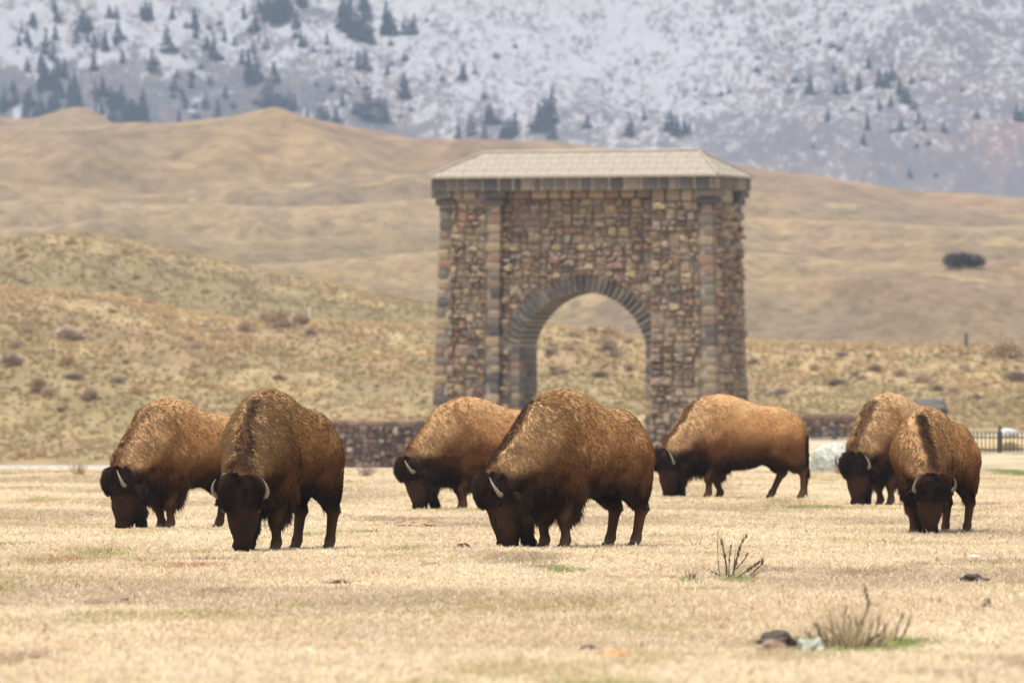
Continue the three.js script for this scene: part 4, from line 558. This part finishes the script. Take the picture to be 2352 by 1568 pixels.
{ // bare dark shrub in the middle distance
  const R = rng(31), d = groundD(1324), s = d / FOCAL, sh = thing('bare_shrub', 'bare dark shrub with upright stems, right of the large golden bison', 'shrub', onGround(1690, d));
  const P = (x, y, z) => new THREE.Vector3((x - 1690) * s, (1324 - y) * s, z);
  for (const [pts, r, n] of [[[[1668, 1324], [1669, 1300], [1664, 1265], [1658, 1236]], 0.010, 12], [[[1681, 1324], [1692, 1280], [1704, 1240], [1717, 1221]], 0.010, 14], [[[1655, 1322], [1650, 1280], [1648, 1240], [1649, 1213]], 0.004, 8], [[[1674, 1322], [1675, 1290], [1679, 1246]], 0.006, 8], [[[1690, 1322], [1715, 1304], [1738, 1288], [1752, 1280]], 0.008, 12], [[[1700, 1324], [1726, 1312], [1742, 1296], [1755, 1284]], 0.006, 10], [[[1690, 1300], [1706, 1284], [1718, 1262]], 0.005, 8], [[[1683, 1323], [1686, 1290], [1691, 1250]], 0.004, 6], [[[1664, 1323], [1648, 1312], [1636, 1306]], 0.006, 6], [[[1705, 1324], [1728, 1318], [1744, 1306]], 0.006, 6]])
    part('stem', stemWithShoots(R, pts.map((p, i) => P(p[0], p[1], (R() - 0.5) * 0.06 * i)), r, n, 0.06), bark[Math.floor(R() * 2)], sh);
}
{ // pale twiggy shrub on the green patch
  const R = rng(37), d = groundD(1478), sh = thing('pale_shrub', 'pale twiggy shrub on a green patch in the right foreground', 'shrub', onGround(1950, d)), fan = (n, mat, name, h0, h1, spread, r) => { const gs = []; for (let k = 0; k < n; k++) { const a = R() * 6.28, o = new THREE.Vector3(Math.cos(a) * 0.2 * R(), -0.01, Math.sin(a) * 0.12 * R()), dir = new THREE.Vector3(o.x * 3 * spread + (R() - 0.5) * 0.7, 1, o.z * 3 + (R() - 0.5) * 0.7); const g = twig(wander(R, o, dir, lerp(h0, h1, R()), 4, 0.32), r, r * 0.35).toNonIndexed(); g.deleteAttribute('uv'); gs.push(g); } part(name, mergeGeometries(gs), mat, sh); };
  fan(100, straw[2], 'dry_stalks', 0.14, 0.34, 1.5, 0.003); fan(70, straw[0], 'dry_stalks', 0.14, 0.40, 1.2, 0.0026); fan(90, std(0.30, 0.22, 0.155), 'grey_twigs', 0.08, 0.25, 1.6, 0.004);
  const s = d / FOCAL, P = (x, y, z) => new THREE.Vector3((x - 1950) * s, (1478 - y) * s, z);
  for (const [pts, r] of [[[[1972, 1470], [1980, 1420], [1994, 1375], [1985, 1325]], 0.009], [[[1960, 1470], [1954, 1430], [1952, 1395]], 0.006], [[[1990, 1472], [1996, 1440], [2002, 1412]], 0.005], [[[2018, 1460], [2026, 1432], [2042, 1418]], 0.006], [[[2022, 1458], [2034, 1440], [2030, 1418]], 0.005], [[[2056, 1456], [2062, 1428], [2076, 1392]], 0.006], [[[2068, 1456], [2084, 1425], [2094, 1398]], 0.006], [[[1930, 1472], [1912, 1430], [1905, 1388]], 0.006], [[[1945, 1472], [1938, 1420], [1946, 1370]], 0.005], [[[2000, 1470], [2014, 1430], [2022, 1395]], 0.006], [[[1915, 1470], [1890, 1440], [1872, 1420]], 0.006], [[[1965, 1470], [1972, 1440], [1966, 1406]], 0.006], [[[1935, 1470], [1922, 1448], [1900, 1428]], 0.005], [[[1985, 1472], [2008, 1448], [2030, 1440]], 0.005], [[[1890, 1462], [1868, 1450], [1858, 1440]], 0.006], [[[1900, 1462], [1884, 1440], [1876, 1404]], 0.005]]) part('stem', stemWithShoots(R, pts.map((p, i) => P(p[0], p[1], (R() - 0.5) * 0.05 * i)), r, 7, 0.045), bark[2], sh);
}
for (const [px, py, h, n, seed, mat, name, label] of [[1588, 1328, 0.11, 16, 41, bark[1], 'twig_tuft', 'low dark sprig in green grass left of the bare shrub'], [1600, 1258, 0.13, 5, 43, bark[1], 'twig_tuft', 'thin leaning twig above the bare shrub, under the profile bison'], [2344, 1196, 0.16, 6, 47, bark[0], 'twig_tuft', 'dark twig in the grass at the right edge'], [180, 1098, 0.42, 40, 53, straw[1], 'twig_tuft', 'pale twiggy bush in front of the road at the far left'], [1930, 1096, 0.35, 46, 59, std(0.36, 0.28, 0.2), 'twig_tuft', 'pale twiggy bush in front of the greenish boulder'], [838, 1098, 0.45, 40, 61, std(0.34, 0.27, 0.21), 'twig_tuft', 'pale twiggy bush at the foot of the left wing wall'], [1362, 1500, 0.07, 6, 67, bark[0], 'twig_tuft', 'small dark twig beside the dark clod in the middle foreground']]) {
  const R = rng(seed), d = groundD(py), t = thing(name, label, 'twigs', onGround(px, d)); const gs = []; for (let k = 0; k < n; k++) gs.push(...[twig(wander(R, new THREE.Vector3((R() - 0.5) * h * 0.5, 0, (R() - 0.5) * h * 0.5), new THREE.Vector3((R() - 0.5) * 1.4, 1, (R() - 0.5) * 1.4), h * (0.5 + 0.6 * R()), 4, 0.45), h * 0.02 + 0.002, h * 0.006 + 0.0008)].map(g => { const q = g.toNonIndexed(); q.deleteAttribute('uv'); return q; })); part('twigs', mergeGeometries(gs), mat, t);
}
// sagebrush clumps on the slope behind
function bushGeo(seed, n, w, h, l, flat = 1) { const R = rng(seed), V = [], C = []; const lobes = Array.from({ length: 6 }, () => [(R() - 0.5) * w * 0.8, h * (0.25 + 0.4 * R()), (R() - 0.5) * w * 0.8, 0.25 + 0.25 * R()]); for (let k = 0; k < n; k++) { const b = lobes[k % 6], a = R() * 6.28, e = Math.asin(2 * R() - 1), rr = Math.pow(R(), 0.4) * b[3] * w, o = new THREE.Vector3(b[0] + Math.cos(a) * Math.cos(e) * rr, Math.max(0.02, b[1] + Math.sin(e) * rr * 0.8 * flat), b[2] + Math.sin(a) * Math.cos(e) * rr), d = o.clone().sub(new THREE.Vector3(0, h * 0.1, 0)).normalize().add(new THREE.Vector3(R() - 0.5, R() - 0.1, R() - 0.5).multiplyScalar(0.9)).normalize(), s = new THREE.Vector3(R() - 0.5, R() - 0.5, R() - 0.5).cross(d).normalize().multiplyScalar(l * 0.2); const q = o.clone().addScaledVector(d, l * (0.6 + 0.8 * R())); V.push(o.x - s.x, o.y - s.y, o.z - s.z, o.x + s.x, o.y + s.y, o.z + s.z, q.x, q.y, q.z); const c = 0.6 + 0.8 * R(); for (let i = 0; i < 3; i++) C.push(c, c, c); } const g = new THREE.BufferGeometry(); g.setAttribute('position', new THREE.Float32BufferAttribute(V, 3)); g.setAttribute('color', new THREE.Float32BufferAttribute(C, 3)); g.computeVertexNormals(); return g; }
const leafMat = (r, g, b) => std(r, g, b, 1, { vertexColors: true, side: THREE.DoubleSide });
{
  const kinds = [[bushGeo(1, 900, 1, 0.75, 0.16), leafMat(0.50, 0.39, 0.27), 'pale'], [bushGeo(2, 900, 1, 0.65, 0.14), leafMat(0.40, 0.32, 0.245), 'grey'], [bushGeo(3, 900, 1, 0.7, 0.15), leafMat(0.60, 0.46, 0.28), 'straw'], [bushGeo(4, 900, 1, 0.6, 0.14), leafMat(0.22, 0.18, 0.145), 'dark']];
  const R = rng(83), spots = [];
  const big = [[35, 800, 34, 0], [30, 835, 44, 1], [150, 780, 70, 1], [60, 770, 40, 0], [160, 838, 50, 2], [170, 870, 40, 1], [90, 890, 50, 0], [110, 905, 40, 0], [205, 912, 40, 0], [275, 880, 36, 1], [310, 905, 40, 2], [75, 1036, 22, 2], [640, 746, 60, 0], [690, 745, 50, 0], [660, 757, 60, 1], [340, 700, 30, 0], [330, 690, 26, 1], [610, 740, 46, 0], [780, 866, 34, 0], [640, 870, 24, 1], [715, 768, 24, 1], [450, 800, 26, 1], [500, 780, 24, 0], [560, 760, 40, 0], [1390, 800, 44, 1], [1385, 790, 40, 0], [1420, 822, 50, 1], [1395, 815, 36, 3], [1300, 800, 30, 1], [1260, 812, 30, 1], [1320, 775, 36, 0], [1400, 772, 44, 0], [1360, 766, 36, 0], [1450, 790, 34, 0], [1300, 858, 28, 1], [1380, 862, 34, 1], [1440, 850, 28, 1], [1270, 850, 24, 1], [1790, 908, 46, 1], [1926, 886, 38, 3], [1735, 838, 30, 1], [1816, 838, 26, 1], [1870, 850, 26, 0], [2016, 852, 34, 1], [2066, 862, 34, 0], [2120, 880, 40, 0], [2150, 898, 26, 3], [2210, 850, 26, 1], [2310, 820, 60, 0], [2335, 876, 42, 3], [2260, 890, 30, 1], [2245, 920, 26, 3], [2290, 935, 36, 1], [2335, 930, 30, 1], [2190, 905, 30, 0], [1980, 870, 24, 0], [1700, 930, 30, 1]];
  for (const b of big) spots.push([...b, R]);
  for (let k = 0; k < 64; k++) { const z = R(), px = z < 0.55 ? 980 * Math.pow(R(), 1.3) : z < 0.66 ? 1235 + 245 * R() : 1725 + 640 * R(), yc = pline(HILLS[8].crest, px), py = yc + 6 + (z < 0.55 ? 300 : 150) * Math.pow(R(), 1.2); spots.push([px, py, 10 + 20 * R() * R(), R() < 0.45 ? 0 : R() < 0.7 ? 1 : 2]); }
  for (let k = 0; k < 26; k++) spots.push([Math.pow(R(), 1.4) * 700, 560 + 130 * R(), 10 + 16 * R(), R() < 0.5 ? 0 : 2]);
  const made = {};
  for (const [px, py, w, k] of spots) { const p = hit(px, py); if (p[3] < 430 || p[3] > 900) continue; const s = w * p[3] / FOCAL, [g, m, tone] = kinds[k]; const o = new THREE.Mesh(g, m); o.name = numbered('sagebrush'); o.position.set(p[0], p[1] - 0.05 * s, p[2]); o.rotation.y = R() * 6.28; o.scale.set(s, s * (0.6 + 0.35 * R()), s); o.castShadow = o.receiveShadow = true; const tones = { pale: 'pale dry sagebrush clump on the grassy slope', grey: 'grey sagebrush clump on the grassy slope', straw: 'straw-coloured bush clump on the grassy slope', dark: 'dark sagebrush clump on the grassy slope' }; tag(o, tones[tone], 'sagebrush', tone + ' sagebrush clumps on the slope'); scene.add(o); }
  const p = hit(2217, 612), s = 74 * p[3] / FOCAL, o = new THREE.Mesh(bushGeo(9, 1600, 1, 0.4, 0.12), leafMat(0.075, 0.065, 0.06)); o.name = 'dark_thicket'; o.position.set(...p.slice(0, 3)); o.scale.set(s, s * 0.75, s * 0.6); tag(o, 'single dark thicket on the hill right of the arch', 'thicket'); o.castShadow = o.receiveShadow = true; scene.add(o);
}
// conifers on the mountainside
{
  const hitM = (px, py) => { let a = 3300, b = 5200; for (let i = 0; i < 900; i++) { const d = 3300 + i * 2; if (mountainH(PX(px, d), d) >= PY(py, d)) { b = d; break; } } return [PX(px, b), mountainH(PX(px, b), b), -b, b]; };
  const crown = (seed, layers, wide, ragged) => { const R = rng(seed), V = [], C = []; for (let l = 0; l < layers; l++) { const t = (l + 0.5 * R()) / layers, y = 0.08 + 0.9 * t, rad = wide * Math.pow(1 - t, 0.55) * (0.55 + 0.9 * ragged * R()), n = Math.max(4, Math.round(11 * (1 - t) + 3)); for (let k = 0; k < n; k++) { const a = R() * 6.28, r = rad * (0.6 + 0.6 * R()), dy = -0.02 - 0.05 * R() * (1 - t), c = Math.cos(a), s = Math.sin(a); if (R() < 0.22 + 0.3 * Math.max(0, Math.sin(a * 2 + seed + l))) continue; const w = 0.035 + 0.05 * (1 - t), q = 0.5 + 0.9 * R(); V.push(c * r * 0.1, y + 0.03, s * r * 0.1, c * r * 0.75 - s * w, y + dy * 0.5, s * r * 0.75 + c * w, c * r * 1.05, y + dy, s * r * 1.05, c * r * 0.1, y + 0.03, s * r * 0.1, c * r * 1.05, y + dy, s * r * 1.05, c * r * 0.75 + s * w, y + dy * 0.5, s * r * 0.75 - c * w, c * r * 0.2, y - 0.02, s * r * 0.2, c * r, y + dy - 0.03, s * r, c * r * 0.9, y + dy + 0.035, s * r * 0.9); for (let i = 0; i < 9; i++) C.push(q, q, q); } } const g = new THREE.BufferGeometry(); g.setAttribute('position', new THREE.Float32BufferAttribute(V, 3)); g.setAttribute('color', new THREE.Float32BufferAttribute(C, 3)); g.computeVertexNormals(); return g; };
  const needle = [leafMat(0.022, 0.032, 0.032), leafMat(0.030, 0.039, 0.036)], trunkG = new THREE.CylinderGeometry(0.006, 0.022, 0.9, 6).translate(0, 0.45, 0), trunkM = std(0.07, 0.05, 0.04);
  const models = [crown(1, 20, 0.20, 0.5), crown(2, 18, 0.25, 0.6), crown(3, 24, 0.17, 0.5), crown(4, 14, 0.34, 0.7), crown(5, 16, 0.22, 1.0), crown(6, 13, 0.19, 1.1)].map((g, i) => { const o = new THREE.Group(); part('trunk', trunkG, trunkM, o); part('crown', g, needle[i % 2], o); return o; });
  const R = rng(97), T = [];
  for (const [x, a, b] of [[790, 20, 90], [895, 35, 140], [770, 120, 240], [980, 150, 270], [700, 220, 335], [560, 235, 300], [800, 355, 420], [850, 440, 500], [945, 420, 500], [1000, 455, 560], [665, 500, 560], [820, 500, 560], [500, 20, 80], [670, 0, 90], [690, 10, 100], [650, 20, 80], [145, 60, 120], [380, 40, 150], [405, 60, 150], [210, 120, 250], [240, 190, 280], [430, 230, 330], [480, 140, 240], [1120, 10, 90], [1170, 60, 150], [1220, 160, 230], [1165, 190, 250], [1075, 160, 210], [1030, 120, 190], [1140, 230, 380], [1170, 250, 380], [1110, 220, 300], [1360, 40, 130], [1400, 150, 220], [1380, 140, 220], [1500, 140, 210], [1570, 0, 130], [1600, 0, 150], [1640, 60, 190], [1665, 50, 190], [1700, 100, 200], [1770, 0, 160], [1790, 40, 160], [1855, 60, 160], [1900, 60, 160], [1880, 80, 160], [1645, 230, 320], [1680, 230, 320], [1780, 290, 345], [1850, 330, 450], [1865, 360, 450], [1690, 380, 550], [1630, 470, 530], [1765, 450, 560], [1480, 460, 555], [1545, 490, 558], [1230, 360, 500], [1320, 410, 512], [1350, 440, 512], [1290, 430, 505], [1520, 380, 420], [1410, 490, 550], [2125, 290, 375], [2225, 410, 450], [2250, 470, 570], [2235, 500, 570], [2165, 520, 625], [2105, 560, 645], [2225, 560, 645], [2310, 560, 645], [2330, 580, 645], [1640, 360, 390], [1885, 480, 510], [1840, 520, 545], [1860, 240, 280], [1580, 400, 425], [870, 320, 345], [2030, 340, 370], [2180, 320, 345], [2280, 230, 265], [1960, 80, 105]]) T.push([x / 2, a / 2, b / 2]);
  for (const [x, a, b] of [[10, 510, 628], [-10, 540, 628], [150, 450, 600], [125, 480, 600], [180, 400, 570], [180, 520, 640], [345, 530, 592], [540, 530, 625], [610, 500, 556], [730, 505, 605], [760, 535, 625], [795, 530, 615], [815, 550, 610], [710, 540, 600], [15, 190, 222], [575, 260, 285], [1130, 250, 275], [1125, 295, 330], [1200, 335, 360], [1275, 380, 425], [1300, 335, 380], [1370, 335, 432], [1525, 330, 428], [1490, 380, 430], [960, 410, 442], [1000, 400, 430], [845, 400, 425], [1450, 490, 557], [1565, 475, 510], [1635, 515, 600], [1615, 605, 672], [1690, 310, 395], [1720, 310, 400], [1745, 290, 370], [1780, 350, 440], [1840, 340, 385], [1740, 430, 495], [1800, 390, 475], [1820, 400, 480], [1690, 450, 505], [1850, 460, 505], [1870, 510, 565], [1895, 545, 602], [1985, 555, 615], [1790, 540, 595], [1745, 590, 612], [1860, 650, 682], [1915, 640, 668], [1830, 765, 815], [1950, 790, 818], [1385, 655, 682], [1360, 192, 217], [1410, 172, 202], [1470, 178, 218], [1505, 192, 234], [1240, 195, 212], [1595, 330, 412], [1640, 250, 315], [1480, 290, 340], [2325, 475, 552], [2345, 495, 562], [2140, 505, 545], [960, 105, 127], [1010, 45, 68], [1530, 55, 80], [890, 460, 480], [1045, 190, 210], [2070, 400, 425], [1650, 430, 455], [1890, 340, 370]]) T.push([1176 + x / 2, a / 2, b / 2]);
  for (let k = 0; k < 16; k++) { const x = 596 + 105 * R(), b = 12 + 45 * R(); T.push([x, b - 30 - 26 * R(), b]); }
  for (let k = 0; k < 14; k++) { const x = 780 + 75 * R(), b = 20 + 70 * R(); T.push([x, b - 34 - 20 * R(), b]); }
  for (let k = 0; k < 84; k++) { const x = 340 * Math.pow(R(), 0.9), top = 110 + 0.42 * x, b = top + (288 - top) * Math.pow(R(), 0.75); T.push([x, b - 26 - 24 * R(), b]); }
  for (let k = 0; k < 16; k++) { const x = 40 + 250 * R(), b = 30 + 100 * R(); T.push([x, b - 22 - 22 * R(), b]); }
  for (let k = 0; k < 44; k++) { const x = 350 + 560 * R(), b = 60 + 250 * R(); T.push([x, b - 12 - 22 * R(), b]); }
  T.forEach(([x, a, b], i) => { const p = hitM(x, b), h = Math.max(2.5, (b - a) * p[3] / FOCAL * 1.04), small = b - a < 24, k = small ? 3 : [0, 1, 2, 4, 5][Math.floor(R() * 5)], wide = small ? 1.5 : 1.15 + 0.7 * R(); copy(models[k], small ? 'juniper' : 'conifer', [p[0], p[1] - 0.3, p[2]], R() * 6.28, [h * wide, h, h * wide]); const o = scene.children[scene.children.length - 1]; o.rotation.z = 0.14 * (R() - 0.5); o.scale.x *= 0.75 + 0.5 * R(); const stand = x < 345 && b > 105 ? 'in the dense stand at the far left above the tan ridge' : x < 345 ? 'on the bright snow in the upper left corner' : x < 560 ? 'on the snowy slope left of the top cluster' : x < 720 && b < 120 ? 'in the dark cluster at the top, left of centre' : x < 720 ? 'in the broken line running down to the ridge top' : x < 960 && b < 130 ? 'in the cluster at the top edge above the ridge shoulder' : x < 960 ? 'just above the shoulder of the tan ridge' : x < 1300 ? 'above the left half of the arch roof' : x < 1700 ? 'above the right half of the arch roof' : x < 1960 ? 'on the bare slope right of the arch roof' : b < 255 ? 'in the dark stand on the right of the mountainside' : 'on the reddish slope at the right';
    tag(o, (small ? 'small dark juniper ' : h > 13 ? 'tall dark conifer ' : 'dark conifer ') + stand, small ? 'juniper' : 'conifer', (small ? 'junipers ' : h > 13 ? 'tall conifers ' : 'conifers ') + stand); });
}
// bunch grass on the near slopes
{
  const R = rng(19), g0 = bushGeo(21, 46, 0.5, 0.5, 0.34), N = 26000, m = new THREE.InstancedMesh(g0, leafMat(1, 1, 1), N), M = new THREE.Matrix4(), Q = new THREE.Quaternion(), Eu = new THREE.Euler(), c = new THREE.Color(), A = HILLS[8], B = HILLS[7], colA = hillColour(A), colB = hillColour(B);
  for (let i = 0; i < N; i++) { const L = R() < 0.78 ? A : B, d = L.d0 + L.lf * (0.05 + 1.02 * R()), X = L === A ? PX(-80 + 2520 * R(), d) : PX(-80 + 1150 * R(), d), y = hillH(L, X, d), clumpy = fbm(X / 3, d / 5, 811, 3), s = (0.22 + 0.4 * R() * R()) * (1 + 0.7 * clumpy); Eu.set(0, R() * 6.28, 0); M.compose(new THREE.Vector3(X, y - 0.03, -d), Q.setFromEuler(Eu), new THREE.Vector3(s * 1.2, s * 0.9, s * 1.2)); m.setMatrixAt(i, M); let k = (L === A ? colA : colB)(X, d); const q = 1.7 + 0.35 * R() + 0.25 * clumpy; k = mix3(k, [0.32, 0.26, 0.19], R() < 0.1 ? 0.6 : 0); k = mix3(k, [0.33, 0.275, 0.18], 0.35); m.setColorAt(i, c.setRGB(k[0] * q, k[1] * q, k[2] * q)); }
  m.name = 'bunch_grass'; tag(m, 'tufts of dry bunch grass on the near slopes', 'grass', null, 'stuff'); m.castShadow = m.receiveShadow = true; scene.add(m);
}
// short dry grass of the meadow
{
  const R = rng(7);
  const clump = seed => { const r = rng(seed), V = [], I = []; for (let k = 0; k < 10; k++) { const a = r() * 6.28, o = [(r() - 0.5) * 0.11, 0, (r() - 0.5) * 0.11], lean = 0.25 + 1.1 * r(), h = 0.5 + 0.5 * r(), c = Math.cos(a), s = Math.sin(a), w = 0.0035 + 0.002 * r(), th = r() * 6.28, wx = Math.cos(th) * w, wz = Math.sin(th) * w, n = V.length / 3, H = 0.040; V.push(o[0] - wx, -0.004, o[2] - wz, o[0] + wx, -0.004, o[2] + wz, o[0] + c * lean * H * 0.35 - wx * 0.8, H * h * 0.6, o[2] + s * lean * H * 0.35 - wz * 0.8, o[0] + c * lean * H * 0.35 + wx * 0.8, H * h * 0.6, o[2] + s * lean * H * 0.35 + wz * 0.8, o[0] + c * lean * H, H * h, o[2] + s * lean * H); I.push(n, n + 1, n + 3, n, n + 3, n + 2, n + 2, n + 3, n + 4); } const g = new THREE.BufferGeometry(); g.setAttribute('position', new THREE.Float32BufferAttribute(V, 3)); g.setIndex(I); g.computeVertexNormals(); return g; };
  const N = 330000, mat = new THREE.MeshPhysicalMaterial({ color: 0xffffff, roughness: 1, side: THREE.DoubleSide, transmission: 0.35, thickness: 0, specularIntensity: 0.2 }), m = new THREE.InstancedMesh(clump(5), mat, N), M = new THREE.Matrix4(), Q = new THREE.Quaternion(), Eu = new THREE.Euler(), c = new THREE.Color();
  for (let i = 0; i < N; i++) {
    const d = 40 + 175 * Math.pow(R(), 0.9), X = (R() * 2 - 1) * 1176 * 1.1 / FOCAL * d, n = fbm(X / 1.6, d / 4, 701, 3), tall = 1 + 0.5 * n + 0.5 * Math.pow(R(), 5), s = 0.75 + 0.5 * R();
    Eu.set((R() - 0.5) * 0.3, R() * 6.28, (R() - 0.5) * 0.3); M.compose(new THREE.Vector3(X, groundH(X, d), -d), Q.setFromEuler(Eu), new THREE.Vector3(s * (1 + d / 200), s * Math.max(0.35, tall) * (PATCHES[0] && Math.hypot((X - PATCHES[0][0]) / 0.55, (d - PATCHES[0][1] + 0.8) / 3.2) < 1 ? 0.55 : 1), s * (1 + d / 200))); m.setMatrixAt(i, M);
    let k = meadow(X, d); const q = 0.86 + 0.28 * R(); if (R() < 0.05) k = [0.84, 0.72, 0.52]; else if (R() < 0.07) k = [0.48, 0.34, 0.2]; m.setColorAt(i, c.setRGB(Math.min(0.88, k[0] * q), Math.min(0.8, k[1] * q), k[2] * q * (0.9 + 0.2 * R())));
  }
  m.name = 'grass'; tag(m, 'short dry straw grass covering the meadow', 'grass', null, 'stuff'); m.castShadow = m.receiveShadow = true; scene.add(m);
}


scene.fog = new THREE.FogExp2(new THREE.Color().setRGB(0.60, 0.75, 0.98), 1.15e-4);
renderer.render(scene, camera);
